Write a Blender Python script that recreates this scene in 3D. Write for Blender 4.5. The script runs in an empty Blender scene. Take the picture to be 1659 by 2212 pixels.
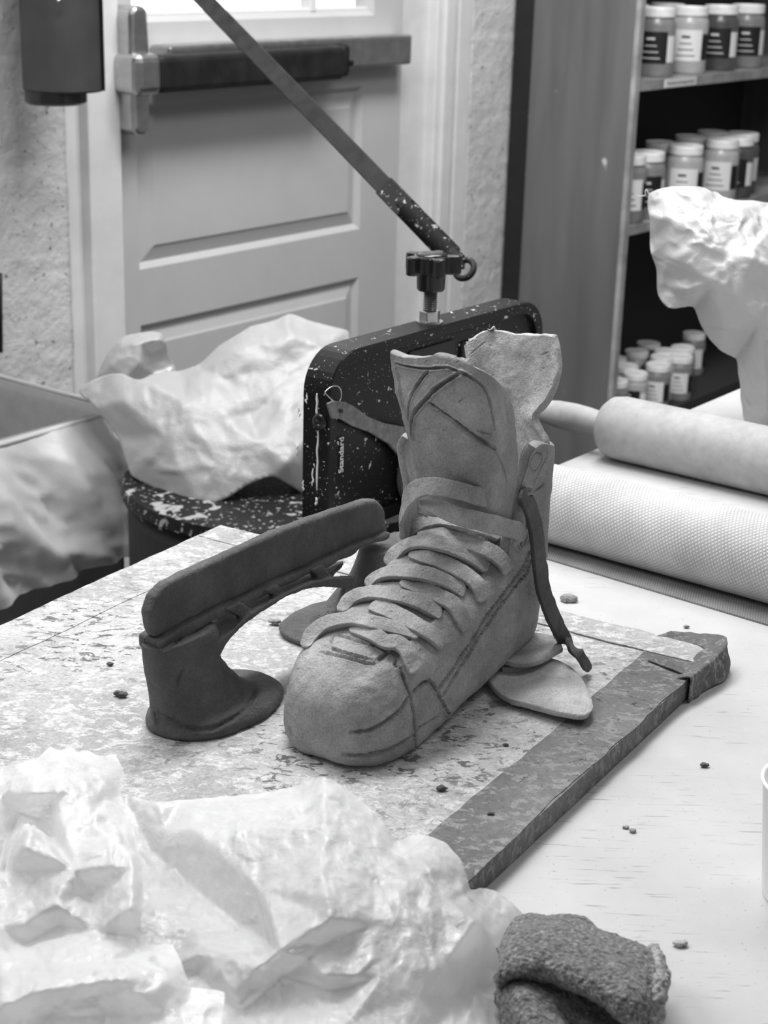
import bpy, bmesh, math, random
import numpy as np
from mathutils import Vector, kdtree
from mathutils.bvhtree import BVHTree
from mathutils.geometry import delaunay_2d_cdt

# ------------------------------------------------------------------ camera
W, H = 1659, 2212
F = 3550.0
PITCH = math.radians(19.3)
ROLL = math.radians(1.6)
CH = 1.37            # camera height above the floor
TZ = 0.75            # table top
C = np.array([0, 0, CH])
fw = np.array([0, math.cos(PITCH), -math.sin(PITCH)])
rt0 = np.array([1., 0, 0]); up0 = np.cross(rt0, fw)
rt = rt0*math.cos(ROLL) + up0*math.sin(ROLL)
up = np.cross(rt, fw)
scn = bpy.context.scene
col = scn.collection
cd = bpy.data.cameras.new('camera'); cam = bpy.data.objects.new('camera', cd); col.objects.link(cam)
from mathutils import Matrix
cam.matrix_world = Matrix(((rt[0], up[0], -fw[0], C[0]), (rt[1], up[1], -fw[1], C[1]), (rt[2], up[2], -fw[2], C[2]), (0, 0, 0, 1)))
cd.sensor_fit = 'HORIZONTAL'; cd.sensor_width = 36; cd.lens = 36*F/W
cd.dof.use_dof = True; cd.dof.focus_distance = 1.38; cd.dof.aperture_fstop = 17
scn.camera = cam

# ------------------------------------------------------------------ light
wd = bpy.data.worlds.new('world'); scn.world = wd; wd.use_nodes = True
wd.node_tree.nodes['Background'].inputs[0].default_value = (1, 1, 1, 1)
wd.node_tree.nodes['Background'].inputs[1].default_value = 0.17
def area(name, loc, target, sx, sy, power):
    l = bpy.data.lights.new(name, 'AREA'); l.shape = 'RECTANGLE'; l.size = sx; l.size_y = sy; l.energy = power
    o = bpy.data.objects.new(name, l); col.objects.link(o); o.location = loc
    o.rotation_euler = (Vector(target)-Vector(loc)).to_track_quat('-Z', 'Y').to_euler()
    return o
area('ceiling_panel_back', (-0.30, 1.80, 2.65), (-0.05, 1.25, 0.75), 1.1, .5, 33)
area('added_door_light', (0.35, 2.75, 2.75), (-0.45, 3.8, 0.95), 1.0, .5, 40)  # unseen lamp, added to brighten the door and cabinet side
area('ceiling_panel_left', (-1.4, 0.9, 2.6), (0, 1.2, 0.75), 1.2, .6, 15)
area('ceiling_panel_front', (1.2, 1.6, 2.7), (0.7, 3.6, 1.0), 1.0, .6, 13)
vs = scn.view_settings
vs.view_transform = 'Standard'; vs.look = 'None'; vs.gamma = 1; vs.use_curve_mapping = False; vs.exposure = 0.32

# ------------------------------------------------------------------ numbers
def ray(x, y): return fw + rt*(x-W/2)/F - up*(y-H/2)/F
def onz(x, y, z=TZ):
    d = ray(x, y); return C + d*((z-CH)/d[2])
def onplane(x, y, p0, n):
    d = ray(x, y); return C + d*(((np.array(p0)-C)@n)/(d@n))
def att(x, y, t):
    d = ray(x, y); return C + d*t
U = np.array([math.sin(math.radians(37.3)), math.cos(math.radians(37.3)), 0])   # along the door wall
V = np.array([-U[1], U[0], 0])                                                  # into the door wall
Z = np.array([0, 0, 1.])
T = math.radians(31.5)
A = np.array([math.sin(T), math.cos(T), 0]); B = np.array([math.cos(T), -math.sin(T), 0])
BZ = .77                                                                        # board top
OB = onz(883, 1639, BZ)                                                         # boot origin
def L2W(p): p = np.asarray(p, float); return OB + p[..., 0:1]*A + p[..., 1:2]*B + p[..., 2:3]*Z
def PA(x, y, a): return onplane(x, y, OB+A*a, A)
def PB(x, y, b): return onplane(x, y, OB+B*b, B)

def _hash(ix, iy, iz, seed):
    h = (ix.astype(np.int64)*374761393 + iy.astype(np.int64)*668265263 + iz.astype(np.int64)*2147483647 + seed*974711) & 0xffffffff
    h = ((h ^ (h >> 13))*1274126177) & 0xffffffff
    h = ((h ^ (h >> 16))*2246822519) & 0xffffffff
    return ((h ^ (h >> 15)) & 0xffffff)/float(0xffffff)*2-1
def vnoise(P, s, seed=0):
    Q = np.asarray(P)*s; I = np.floor(Q); f = Q-I; f = f*f*f*(f*(f*6-15)+10); r = 0
    for dx in (0, 1):
        for dy in (0, 1):
            for dz in (0, 1):
                w = (f[:, 0] if dx else 1-f[:, 0])*(f[:, 1] if dy else 1-f[:, 1])*(f[:, 2] if dz else 1-f[:, 2])
                r = r + w*_hash(I[:, 0]+dx, I[:, 1]+dy, I[:, 2]+dz, seed)
    return r
def fbm(P, s, o=3, seed=0):
    return sum(vnoise(P, s*2**k, seed+k)*.5**k for k in range(o))
def ridge(P, s, o=3, seed=0):
    return sum((1-2*np.abs(vnoise(P, s*2**k, seed+k)))*.5**k for k in range(o))

# ------------------------------------------------------------------ materials
def nodes(name):
    m = bpy.data.materials.new(name); m.use_nodes = True
    return m, m.node_tree, m.node_tree.nodes['Principled BSDF']
def N(t, ty, **kw):
    n = t.nodes.new(ty)
    for k, v in kw.items():
        if k in n.inputs.keys(): n.inputs[k].default_value = v
        else: setattr(n, k, v)
    return n
def ramp(t, src, stops):
    r = t.nodes.new('ShaderNodeValToRGB'); e = r.color_ramp.elements
    while len(e) < len(stops): e.new(.5)
    for k, (p, v) in enumerate(stops):
        e[k].position = p; e[k].color = (v, v, v, 1)
    t.links.new(src, r.inputs[0]); return r.outputs[0]
def mixv(t, a, b, f):
    m = t.nodes.new('ShaderNodeMix'); m.data_type = 'RGBA'
    for s, i in ((f, 0), (a, 6), (b, 7)):
        if isinstance(s, (int, float)): m.inputs[i].default_value = s if i == 0 else (s, s, s, 1)
        else: t.links.new(s, m.inputs[i])
    return m.outputs[2]
def noise(t, scale, detail=4, rough=.6, dist=0, vec=None):
    n = N(t, 'ShaderNodeTexNoise', Scale=scale, Detail=detail, Roughness=rough, Distortion=dist)
    if vec is None:
        tc = t.nodes.get('TC') or t.nodes.new('ShaderNodeTexCoord'); tc.name = 'TC'; vec = tc.outputs['Object']
    t.links.new(vec, n.inputs['Vector']); return n.outputs[0]
def stretched(t, sx, sy, sz, rz=0):
    tc = t.nodes.get('TC') or t.nodes.new('ShaderNodeTexCoord'); tc.name = 'TC'
    mp = t.nodes.new('ShaderNodeMapping'); mp.inputs['Scale'].default_value = (sx, sy, sz); mp.inputs['Rotation'].default_value = (0, 0, rz)
    t.links.new(tc.outputs['Object'], mp.inputs[0]); return mp.outputs[0]
def bump(t, b, src, strength, dist=.001):
    n = N(t, 'ShaderNodeBump', Strength=strength, Distance=dist); t.links.new(src, n.inputs['Height'])
    prev = b.inputs['Normal'].links
    if prev: t.links.new(prev[0].from_socket, n.inputs['Normal'])
    t.links.new(n.outputs[0], b.inputs['Normal'])
def plain(name, v, rough=.6, metal=0, nv=0, ns=20, bs=0, bd=.001, bscale=60, spec=.5):
    m, t, b = nodes(name); b.inputs['Roughness'].default_value = rough; b.inputs['Metallic'].default_value = metal
    b.inputs['Specular IOR Level'].default_value = spec
    if nv: t.links.new(ramp(t, noise(t, ns), ((.3, max(0, v-nv)), (.7, v+nv))), b.inputs['Base Color'])
    else: b.inputs['Base Color'].default_value = (v, v, v, 1)
    if bs: bump(t, b, noise(t, bscale, 6), bs, bd)
    return m
def clay(name, v, rough):
    m, t, b = nodes(name); b.inputs['Roughness'].default_value = rough; b.inputs['Specular IOR Level'].default_value = .35
    big = ramp(t, noise(t, 22, 6, .65), ((.28, v*.70), (.5, v), (.72, v*1.5)))
    spk = ramp(t, noise(t, 700, 2), ((.3, .75), (.6, 1.0)))
    mm = N(t, 'ShaderNodeMix', data_type='RGBA', blend_type='MULTIPLY'); mm.inputs[0].default_value = 1
    t.links.new(big, mm.inputs[6]); t.links.new(spk, mm.inputs[7]); t.links.new(mm.outputs[2], b.inputs['Base Color'])
    bump(t, b, noise(t, 50, 8, .66), .9, .006)
    bump(t, b, noise(t, 330, 5, .75), .8, .0014)
    vo = N(t, 'ShaderNodeTexVoronoi', Scale=95); tc = t.nodes['TC']; t.links.new(tc.outputs['Object'], vo.inputs['Vector'])
    bump(t, b, ramp(t, vo.outputs[0], ((.04, 0), (.14, 1))), .6, .0015)
    return m
def film(name, v=.85, transp=.2, rough=.35, bs=.6, transl=.35, bscale=40):
    m, t, b = nodes(name); t.nodes.remove(b); out = t.nodes['Material Output']
    d = N(t, 'ShaderNodeBsdfDiffuse'); d.inputs[0].default_value = (v, v, v, 1)
    tl = N(t, 'ShaderNodeBsdfTranslucent'); tl.inputs[0].default_value = (v, v, v, 1)
    g = N(t, 'ShaderNodeBsdfGlossy', Roughness=rough); tr = N(t, 'ShaderNodeBsdfTransparent')
    h1 = noise(t, bscale*.5, 5, .6, .8, stretched(t, 1, .7, 1.2, .7)); t.nodes[-1].noise_type = 'RIDGED_MULTIFRACTAL' if hasattr(t.nodes[-1], 'noise_type') else None
    for n_ in t.nodes:
        if n_.bl_idname == 'ShaderNodeTexNoise': n_.noise_type = 'RIDGED_MULTIFRACTAL'
    bm = N(t, 'ShaderNodeBump', Strength=bs, Distance=.008); t.links.new(h1, bm.inputs['Height'])
    h2 = noise(t, 260, 4, .7, .5); b2 = N(t, 'ShaderNodeBump', Strength=bs*.7, Distance=.0014); t.links.new(h2, b2.inputs['Height']); t.links.new(bm.outputs[0], b2.inputs['Normal'])
    for n in (d, tl, g): t.links.new(b2.outputs[0], n.inputs['Normal'])
    def mx(a, b_, f):
        n = t.nodes.new('ShaderNodeMixShader'); t.links.new(a, n.inputs[1]); t.links.new(b_, n.inputs[2])
        if isinstance(f, float): n.inputs[0].default_value = f
        else: t.links.new(f, n.inputs[0])
        return n.outputs[0]
    s = mx(d.outputs[0], tl.outputs[0], float(transl)); s = mx(s, g.outputs[0], .1)
    s = mx(s, tr.outputs[0], ramp(t, noise(t, 14, 4), ((.3, transp*1.5), (.7, transp*.4))))
    t.links.new(s, out.inputs[0]); return m

M = {}
M['clay'] = clay('fired_grey_clay', .38, .7)
M['clay_light'] = clay('dry_light_clay', .55, .8)
M['clay_dark'] = clay('wet_dark_clay', .115, .6)
M['clay_lace'] = clay('lace_clay', .43, .75)
M['black_plastic'] = plain('glossy_black_plastic', .012, .22)
M['steel'] = plain('zinc_steel', .55, .3, 1, .12, 60)
M['thread'] = plain('greasy_steel_thread', .25, .4, 1)
M['film'] = film('white_plastic_film', .88, .24, .3, .95, .45, 70)
M['film_thin'] = film('clear_plastic_film', .8, .62, .25, .5, .3)
M['film_bag'] = film('milky_bag_film', .50, .04, .4, .9, .3, 25)
M['frost'] = film('frosted_liner_film', .6, .28, .2, .4, .3, 20)
M['lid'] = plain('white_jar_lid', .88, .5, nv=.08, ns=60)
M['wood_pin'] = None
def splattered(name, base, white, thr, rough=.3, scale=70):
    m, t, b = nodes(name); b.inputs['Roughness'].default_value = rough
    s1 = ramp(t, noise(t, scale, 3, .5, .4), ((thr, 0), (thr+.02, 1)))
    s2 = ramp(t, noise(t, scale*4, 2, .5), ((thr+.02, 0), (thr+.05, 1)))
    ad = N(t, 'ShaderNodeMath', operation='MAXIMUM'); t.links.new(s1, ad.inputs[0]); t.links.new(s2, ad.inputs[1])
    t.links.new(mixv(t, base, white, ad.outputs[0]), b.inputs['Base Color'])
    t.links.new(mixv(t, rough, .85, ad.outputs[0]), b.inputs['Roughness'])
    b.inputs['Specular IOR Level'].default_value = .25; bump(t, b, noise(t, 300, 3), .25, .0006)
    return m
M['housing'] = splattered('splattered_black_enamel', .008, .6, .675, .36, 95)
M['gauge'] = plain('smoked_gauge_plastic', .13, .25, nv=.06, ns=90)
M['lever'] = plain('painted_lever_steel', .03, .6, nv=.008, ns=40, spec=.12)
M['grip'] = splattered('dirty_ribbed_grip', .012, .4, .66, .6, 60)
M['barrel'] = plain('grey_enamel', .05, .45, nv=.01, ns=10, spec=.3)
M['chrome'] = plain('brushed_aluminium', .5, .32, 1, .08, 30)
M['barpad'] = plain('dark_push_pad', .014, .5, nv=.006, ns=20, spec=.25)
M['door'] = plain('grey_door_paint', .46, .45, nv=.02, ns=6, bs=.2, bscale=300, bd=.0005)
M['frame'] = plain('pale_frame_paint', .62, .45, nv=.04, ns=14, bs=.3, bscale=60)
M['cab'] = None
M['label_w'] = plain('white_paper_label', .8, .6)
M['label_k'] = plain('black_paper_label', .008, .6)
M['ink_w'] = plain('white_print', .7, .5)
M['jar_a'] = plain('grey_glaze_jar', .22, .3, nv=.05, ns=20)
M['jar_b'] = plain('pale_glaze_jar', .42, .3, nv=.06, ns=20)
M['jar_c'] = plain('dark_glaze_jar', .08, .3, nv=.03, ns=20)
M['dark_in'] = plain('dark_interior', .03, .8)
M['floor'] = plain('dark_concrete_floor', .05, .7, nv=.02, ns=5)
M['wheel'] = splattered('splattered_black_wheel', .008, .3, .60, .5, 30)
M['bin'] = plain('grey_bin_plastic', .22, .5, nv=.03, ns=8)
M['paper'] = plain('white_paper_cup', .85, .6)
M['white_paint'] = plain('white_letters', .75, .5)
M['fleck'] = plain('dried_clay_crumb', .16, .9)

def mk_wall():
    m, t, b = nodes('painted_block_wall'); b.inputs['Roughness'].default_value = .6
    pits = ramp(t, noise(t, 75, 3, .6), ((.30, .12), (.36, .6)))
    big = ramp(t, noise(t, 6, 3), ((.3, .85), (.7, 1)))
    mm = N(t, 'ShaderNodeMix', data_type='RGBA', blend_type='MULTIPLY'); mm.inputs[0].default_value = 1
    t.links.new(pits, mm.inputs[6]); t.links.new(big, mm.inputs[7]); t.links.new(mm.outputs[2], b.inputs['Base Color'])
    bump(t, b, noise(t, 45, 6, .65), .9, .006)
    return m
M['wall'] = mk_wall()
def mk_table():
    m, t, b = nodes('white_worktable_canvas'); b.inputs['Roughness'].default_value = .75
    c = ramp(t, noise(t, 9, 5), ((.3, .43), (.7, .51)))
    scr = ramp(t, noise(t, 12, 3, .5, 0, stretched(t, 2.0, 26, 1, .6)), ((.62, 0), (.68, 1)))
    msk = ramp(t, noise(t, 7, 2), ((.45, 0), (.58, .7)))
    f = N(t, 'ShaderNodeMath', operation='MULTIPLY'); t.links.new(scr, f.inputs[0]); t.links.new(msk, f.inputs[1])
    spk = ramp(t, noise(t, 300, 2), ((.67, 0), (.72, .6)))
    g = N(t, 'ShaderNodeMath', operation='MAXIMUM'); t.links.new(f.outputs[0], g.inputs[0]); t.links.new(spk, g.inputs[1])
    t.links.new(mixv(t, c, .2, g.outputs[0]), b.inputs['Base Color'])
    bump(t, b, noise(t, 900, 3), .25, .0004); return m
M['table'] = mk_table()
def mk_board(name, base_lo, base_hi, dark, thr1, thr2, tape=False):
    m, t, b = nodes(name); b.inputs['Roughness'].default_value = .8
    vec = stretched(t, 1.0, 1.5, 1, .54)
    c = ramp(t, noise(t, 6, 7, .65), ((.32, base_lo*.95), (.66, base_hi*1.12)))
    flake = noise(t, 70, 10, .74, .5, vec)
    c2 = mixv(t, c, min(.62, base_hi*1.6), ramp(t, flake, ((thr1, 0), (thr1+.012, .85))))
    fl2 = noise(t, 60, 10, .74, .6, stretched(t, 1.1, 1.8, 1, .2))
    zone = ramp(t, noise(t, 5, 3), ((.42, 0), (.60, 1)))
    k = N(t, 'ShaderNodeMath', operation='MULTIPLY'); t.links.new(ramp(t, fl2, ((thr2, 0), (thr2+.015, 1))), k.inputs[0]); t.links.new(zone, k.inputs[1])
    c3 = mixv(t, c2, dark, k.outputs[0])
    gr = N(t, 'ShaderNodeMix', data_type='RGBA', blend_type='MULTIPLY'); gr.inputs[0].default_value = 1; t.links.new(c3, gr.inputs[6]); t.links.new(ramp(t, noise(t, 260, 6, .8), ((.3, .62), (.62, 1.08))), gr.inputs[7]); c3 = gr.outputs[2]
    t.links.new(c3, b.inputs['Base Color'])
    bump(t, b, flake, .5, .002); bump(t, b, fl2, .4, .002); return m
M['board'] = mk_board('plaster_caked_board', .34, .48, .12, .53, .55)
M['tape'] = mk_board('dirty_canvas_tape', .09, .17, .05, .53, .60)
def mk_roll(name, v, ang=.5, sc=420):
    m, t, b = nodes(name); b.inputs['Roughness'].default_value = .75
    tc = t.nodes.new('ShaderNodeTexCoord'); tc.name = 'TC'
    hs = []
    uv = tc.outputs['UV']
    for r in (ang, ang+1.9):
        mp = t.nodes.new('ShaderNodeMapping'); mp.inputs['Rotation'].default_value = (0, 0, r); t.links.new(uv, mp.inputs[0])
        w = N(t, 'ShaderNodeTexWave', Scale=sc*.05, Distortion=.15); t.links.new(mp.outputs[0], w.inputs[0]); hs.append(w.outputs[1])
    mn = N(t, 'ShaderNodeMath', operation='MINIMUM'); t.links.new(hs[0], mn.inputs[0]); t.links.new(hs[1], mn.inputs[1])
    st = ramp(t, noise(t, 18, 5), ((.3, v*.86), (.72, min(.85, v*1.25))))
    f = ramp(t, mn.outputs[0], ((.0, .62), (.35, 1)))
    mm = N(t, 'ShaderNodeMix', data_type='RGBA', blend_type='MULTIPLY'); mm.inputs[0].default_value = 1
    t.links.new(st, mm.inputs[6]); t.links.new(f, mm.inputs[7]); t.links.new(mm.outputs[2], b.inputs['Base Color'])
    bump(t, b, mn.outputs[0], .5, .0012); return m
M['roller'] = mk_roll('mesh_textured_roller', .56, .35, 180)
M['canvas'] = mk_roll('woven_bed_canvas', .26, .8, 250)
def mk_wood():
    m, t, b = nodes('pale_dusty_wood'); b.inputs['Roughness'].default_value = .65
    n = noise(t, 16, 8, .7); n2 = noise(t, 90, 4, .7)
    t.links.new(mixv(t, ramp(t, n, ((.3, .26), (.7, .46))), ramp(t, n2, ((.3, .25), (.7, .48))), .35), b.inputs['Base Color'])
    bump(t, b, n2, .2, .0006); return m
M['wood'] = mk_wood()
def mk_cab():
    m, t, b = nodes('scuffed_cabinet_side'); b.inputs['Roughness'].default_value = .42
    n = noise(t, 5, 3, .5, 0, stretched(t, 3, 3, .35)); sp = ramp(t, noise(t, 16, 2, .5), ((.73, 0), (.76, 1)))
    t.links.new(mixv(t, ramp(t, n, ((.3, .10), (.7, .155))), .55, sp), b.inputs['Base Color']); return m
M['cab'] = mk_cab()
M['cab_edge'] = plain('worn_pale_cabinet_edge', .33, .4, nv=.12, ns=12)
def mk_knit():
    m, t, b = nodes('flecked_grey_knit'); b.inputs['Roughness'].default_value = .95; b.inputs['Specular IOR Level'].default_value = .1
    b.inputs['Sheen Weight'].default_value = .3
    n = noise(t, 330, 5, .75, .3, stretched(t, 1.0, 2.1, 1, .55)); n2 = noise(t, 120, 4, .7, 0, stretched(t, .7, 2.4, 1, .55))
    c = mixv(t, ramp(t, n, ((.40, .015), (.50, .09), (.64, .65))), ramp(t, n2, ((.35, .05), (.65, .35))), .4)
    t.links.new(c, b.inputs['Base Color']); bump(t, b, n, 1, .0014); return m
M['knit'] = mk_knit()
def mk_glass():
    m, t, b = nodes('window_glass'); t.nodes.remove(b)
    g = N(t, 'ShaderNodeBsdfGlossy', Roughness=.02); tr = N(t, 'ShaderNodeBsdfTransparent'); x = t.nodes.new('ShaderNodeMixShader'); x.inputs[0].default_value = .92
    t.links.new(g.outputs[0], x.inputs[1]); t.links.new(tr.outputs[0], x.inputs[2]); t.links.new(x.outputs[0], t.nodes['Material Output'].inputs[0]); return m
M['glass'] = mk_glass()

# ------------------------------------------------------------------ object helpers
def setp(o, label=None, cat=None, group=None, kind=None):
    for k, v in (('label', label), ('category', cat), ('group', group), ('kind', kind)):
        if v: o[k] = v
    return o
def thing(name, label, cat, loc, group=None):
    o = bpy.data.objects.new(name, None); col.objects.link(o); o.location = tuple(loc); o.empty_display_size = .02
    return setp(o, label, cat, group)
def worldloc(p):
    l = np.zeros(3)
    while p is not None: l += np.array(p.location); p = p.parent
    return l
def mesh(name, VF, mat, parent=None, smooth=True, origin=None, label=None, uv=None):
    Vv, Ff = VF; Vv = np.asarray(Vv, float)
    if parent is not None: off = worldloc(parent)
    elif origin is not None: off = np.array(origin, float)
    else:
        off = Vv.mean(0); off[2] = Vv[:, 2].min()
    me = bpy.data.meshes.new(name); me.from_pydata([tuple(v) for v in Vv-off], [], [tuple(int(i) for i in f) for f in Ff]); me.update()
    if smooth: me.polygons.foreach_set('use_smooth', [True]*len(me.polygons))
    if uv is not None:
        ul = me.uv_layers.new(name='UVMap'); li = np.empty(len(me.loops), int); me.loops.foreach_get('vertex_index', li)
        ul.data.foreach_set('uv', np.asarray(uv)[li].ravel())
    if mat: me.materials.append(M[mat] if isinstance(mat, str) else mat)
    o = bpy.data.objects.new(name, me); col.objects.link(o)
    if parent is None: o.location = tuple(off)
    else: o.parent = parent
    if label: o['label'] = label
    return o
def join(*parts):
    Vs, Fs, n = [], [], 0
    for v, f in parts:
        v = np.asarray(v, float); Vs.append(v); Fs += [tuple(i+n for i in q) for q in f]; n += len(v)
    return np.vstack(Vs), Fs
def from_bm(bm):
    v = np.array([tuple(x.co) for x in bm.verts]); bm.verts.ensure_lookup_table(); bm.verts.index_update()
    f = [tuple(x.index for x in p.verts) for p in bm.faces]; bm.free(); return v, f
def box(o, ex, ey, ez, sx, sy, sz, bev=0, seg=2):
    """box with corner o, spans sx*ex, sy*ey, sz*ez (world)"""
    bm = bmesh.new(); bmesh.ops.create_cube(bm, size=1)
    for v in bm.verts: v.co = Vector(((v.co.x+.5)*sx, (v.co.y+.5)*sy, (v.co.z+.5)*sz))
    if bev: bmesh.ops.bevel(bm, geom=list(bm.edges), offset=bev, segments=seg, affect='EDGES', profile=.5)
    v, f = from_bm(bm)
    v = np.asarray(o)+v[:, :1]*np.asarray(ex)+v[:, 1:2]*np.asarray(ey)+v[:, 2:3]*np.asarray(ez)
    if np.dot(np.cross(ex, ey), ez) < 0: f = [q[::-1] for q in f]
    return v, f
def prism(poly, o, ex, ey, ez, h, bev=0, seg=2):
    """2D polygon in (ex,ey) extruded along ez by h"""
    bm = bmesh.new(); vs_ = [bm.verts.new((x, y, 0)) for x, y in poly]; fc = bm.faces.new(vs_)
    r = bmesh.ops.extrude_face_region(bm, geom=[fc])
    for e in r['geom']:
        if isinstance(e, bmesh.types.BMVert): e.co.z += h
    bmesh.ops.recalc_face_normals(bm, faces=list(bm.faces))
    if bev:
        es = [e for e in bm.edges if len(e.link_faces) == 2 and e.calc_face_angle(0) > .7]
        bmesh.ops.bevel(bm, geom=es, offset=bev, segments=seg, affect='EDGES', profile=.5)
    v, f = from_bm(bm)
    v = np.asarray(o)+v[:, :1]*np.asarray(ex)+v[:, 1:2]*np.asarray(ey)+v[:, 2:3]*np.asarray(ez)
    if np.dot(np.cross(ex, ey), ez) < 0: f = [q[::-1] for q in f]
    return v, f
def lathe(profile, o, axis=Z, ref=None, n=32):
    axis = np.asarray(axis, float)/np.linalg.norm(axis)
    ref = np.array([1., 0, 0]) if ref is None else np.asarray(ref, float)
    e1 = ref-axis*(ref@axis)
    if np.linalg.norm(e1) < 1e-4: e1 = np.array([0, 1., 0])-axis*axis[1]
    e1 /= np.linalg.norm(e1); e2 = np.cross(axis, e1); Vv = []; Ff = []
    m = len(profile)
    for r, h in profile:
        for k in range(n):
            a = 2*math.pi*k/n; Vv.append(np.asarray(o)+axis*h+(e1*math.cos(a)+e2*math.sin(a))*max(r, 1e-5))
    for i in range(m-1):
        for k in range(n):
            j = (k+1) % n; Ff.append((i*n+k, i*n+j, (i+1)*n+j, (i+1)*n+k))
    Ff.append(tuple(range(n))[::-1]); Ff.append(tuple((m-1)*n+k for k in range(n)))
    return np.array(Vv), Ff
def cr(P, n, closed=False):
    """Catmull-Rom resample rows of P (k,...) to n samples, by chord parameter"""
    P = np.asarray(P, float); k = len(P)
    u = np.asarray(n) if not np.isscalar(n) else np.linspace(0, 1, n)
    x = u*(k-1); i = np.clip(np.floor(x).astype(int), 0, k-2); f = (x-i).reshape((-1,)+(1,)*(P.ndim-1))
    p1, p2 = P[i], P[i+1]
    p0 = np.where((i > 0).reshape(f.shape), P[np.maximum(i-1, 0)], 2*P[i]-P[i+1])
    p3 = np.where((i < k-2).reshape(f.shape), P[np.minimum(i+2, k-1)], 2*P[i+1]-P[i])
    return .5*(2*p1+(p2-p0)*f+(2*p0-5*p1+4*p2-p3)*f**2+(3*p1-p0-3*p2+p3)*f**3)
def edgeparam(n):
    u = np.linspace(0, 1, n); return np.concatenate([[0, .003, .009], u[1:-1], [.991, .997, 1]])
def vnorm(Vv, Ff):
    Nn = np.zeros_like(Vv)
    q = {}
    for f in Ff: q.setdefault(len(f), []).append(f)
    for k, fs in q.items():
        fs = np.array(fs); a, b, c = Vv[fs[:, 0]], Vv[fs[:, 1]], Vv[fs[:, 2]]
        n = np.cross(b-a, c-a) if k == 3 else np.cross(c-a, Vv[fs[:, 3]]-b)
        for j in range(k): np.add.at(Nn, fs[:, j], n)
    return Nn/(np.linalg.norm(Nn, axis=1, keepdims=True)+1e-12)
def slab(rows, t, nr=90, nc=90, wob=0.0, seed=0, nscale=40, edge=0.0):
    """thick clay sheet through a grid of control points"""
    G = np.asarray(rows, float)
    ur, uc = edgeparam(nr), edgeparam(nc)
    G = cr(G, ur); G = cr(G.transpose(1, 0, 2), uc).transpose(1, 0, 2)
    R, K = G.shape[:2]
    if edge:
        fl = G.reshape(-1, 3); dd = fbm(fl, 60, 3, seed+7)*edge; cen = G.mean((0, 1))
        m = np.ones((R, K)); m[3:-3, 3:-3] = 0
        for r_ in range(R):
            for c_ in range(K):
                if m[r_, c_]:
                    v = G[r_, c_]-cen; G[r_, c_] += v/np.linalg.norm(v)*dd[r_*K+c_]
    du = np.gradient(G, axis=0); dv = np.gradient(G, axis=1); n = np.cross(du, dv); n /= np.linalg.norm(n, axis=2, keepdims=True)+1e-12
    for _ in range(3):
        n[1:-1, 1:-1] = (n[1:-1, 1:-1]*2+n[:-2, 1:-1]+n[2:, 1:-1]+n[1:-1, :-2]+n[1:-1, 2:])/6
    n /= np.linalg.norm(n, axis=2, keepdims=True)+1e-12
    if (n.mean((0, 1))@(C-G.mean((0, 1)))) < 0: n = -n
    e = np.ones((R, K)); prof = [.35, .75, .95]
    for k in (2, 1, 0):
        e[k, :] = np.minimum(e[k, :], prof[k]); e[-1-k, :] = np.minimum(e[-1-k, :], prof[k]); e[:, k] = np.minimum(e[:, k], prof[k]); e[:, -1-k] = np.minimum(e[:, -1-k], prof[k])
    e = e[..., None]
    w = (fbm(G.reshape(-1, 3), nscale, 3, seed)*wob).reshape(R, K, 1) if wob else 0
    Fr = G+n*(t/2*e+w); Bk = G-n*(t/2*e-w)
    Vv = np.vstack([Fr.reshape(-1, 3), Bk.reshape(-1, 3)]); O = R*K; Ff = []
    idx = np.arange(R*K).reshape(R, K)
    a, b, c, d = idx[:-1, :-1].ravel(), idx[:-1, 1:].ravel(), idx[1:, 1:].ravel(), idx[1:, :-1].ravel()
    Ff += list(zip(a, b, c, d)); Ff += list(zip(a+O, d+O, c+O, b+O))
    loop = list(idx[0, :])+list(idx[1:, -1])+list(idx[-1, -2::-1])+list(idx[-2:0:-1, 0])
    for i in range(len(loop)):
        p, q = loop[i], loop[(i+1) % len(loop)]; Ff.append((p, p+O, q+O, q))
    # orient outward
    fn = np.cross(Vv[b[0]]-Vv[a[0]], Vv[d[0]]-Vv[a[0]])
    if fn@n[0, 0] < 0: Ff = [f[::-1] for f in Ff]
    return Vv, Ff
def bvh(*vfs):
    v, f = join(*vfs); return BVHTree.FromPolygons([tuple(p) for p in v], [tuple(int(i) for i in q) for q in f])
def cast(tree, x, y):
    d = ray(x, y); l = np.linalg.norm(d); h = tree.ray_cast(Vector(C), Vector(d/l))
    return (None, None) if h[0] is None else (np.array(h[0]), np.array(h[1]))
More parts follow.
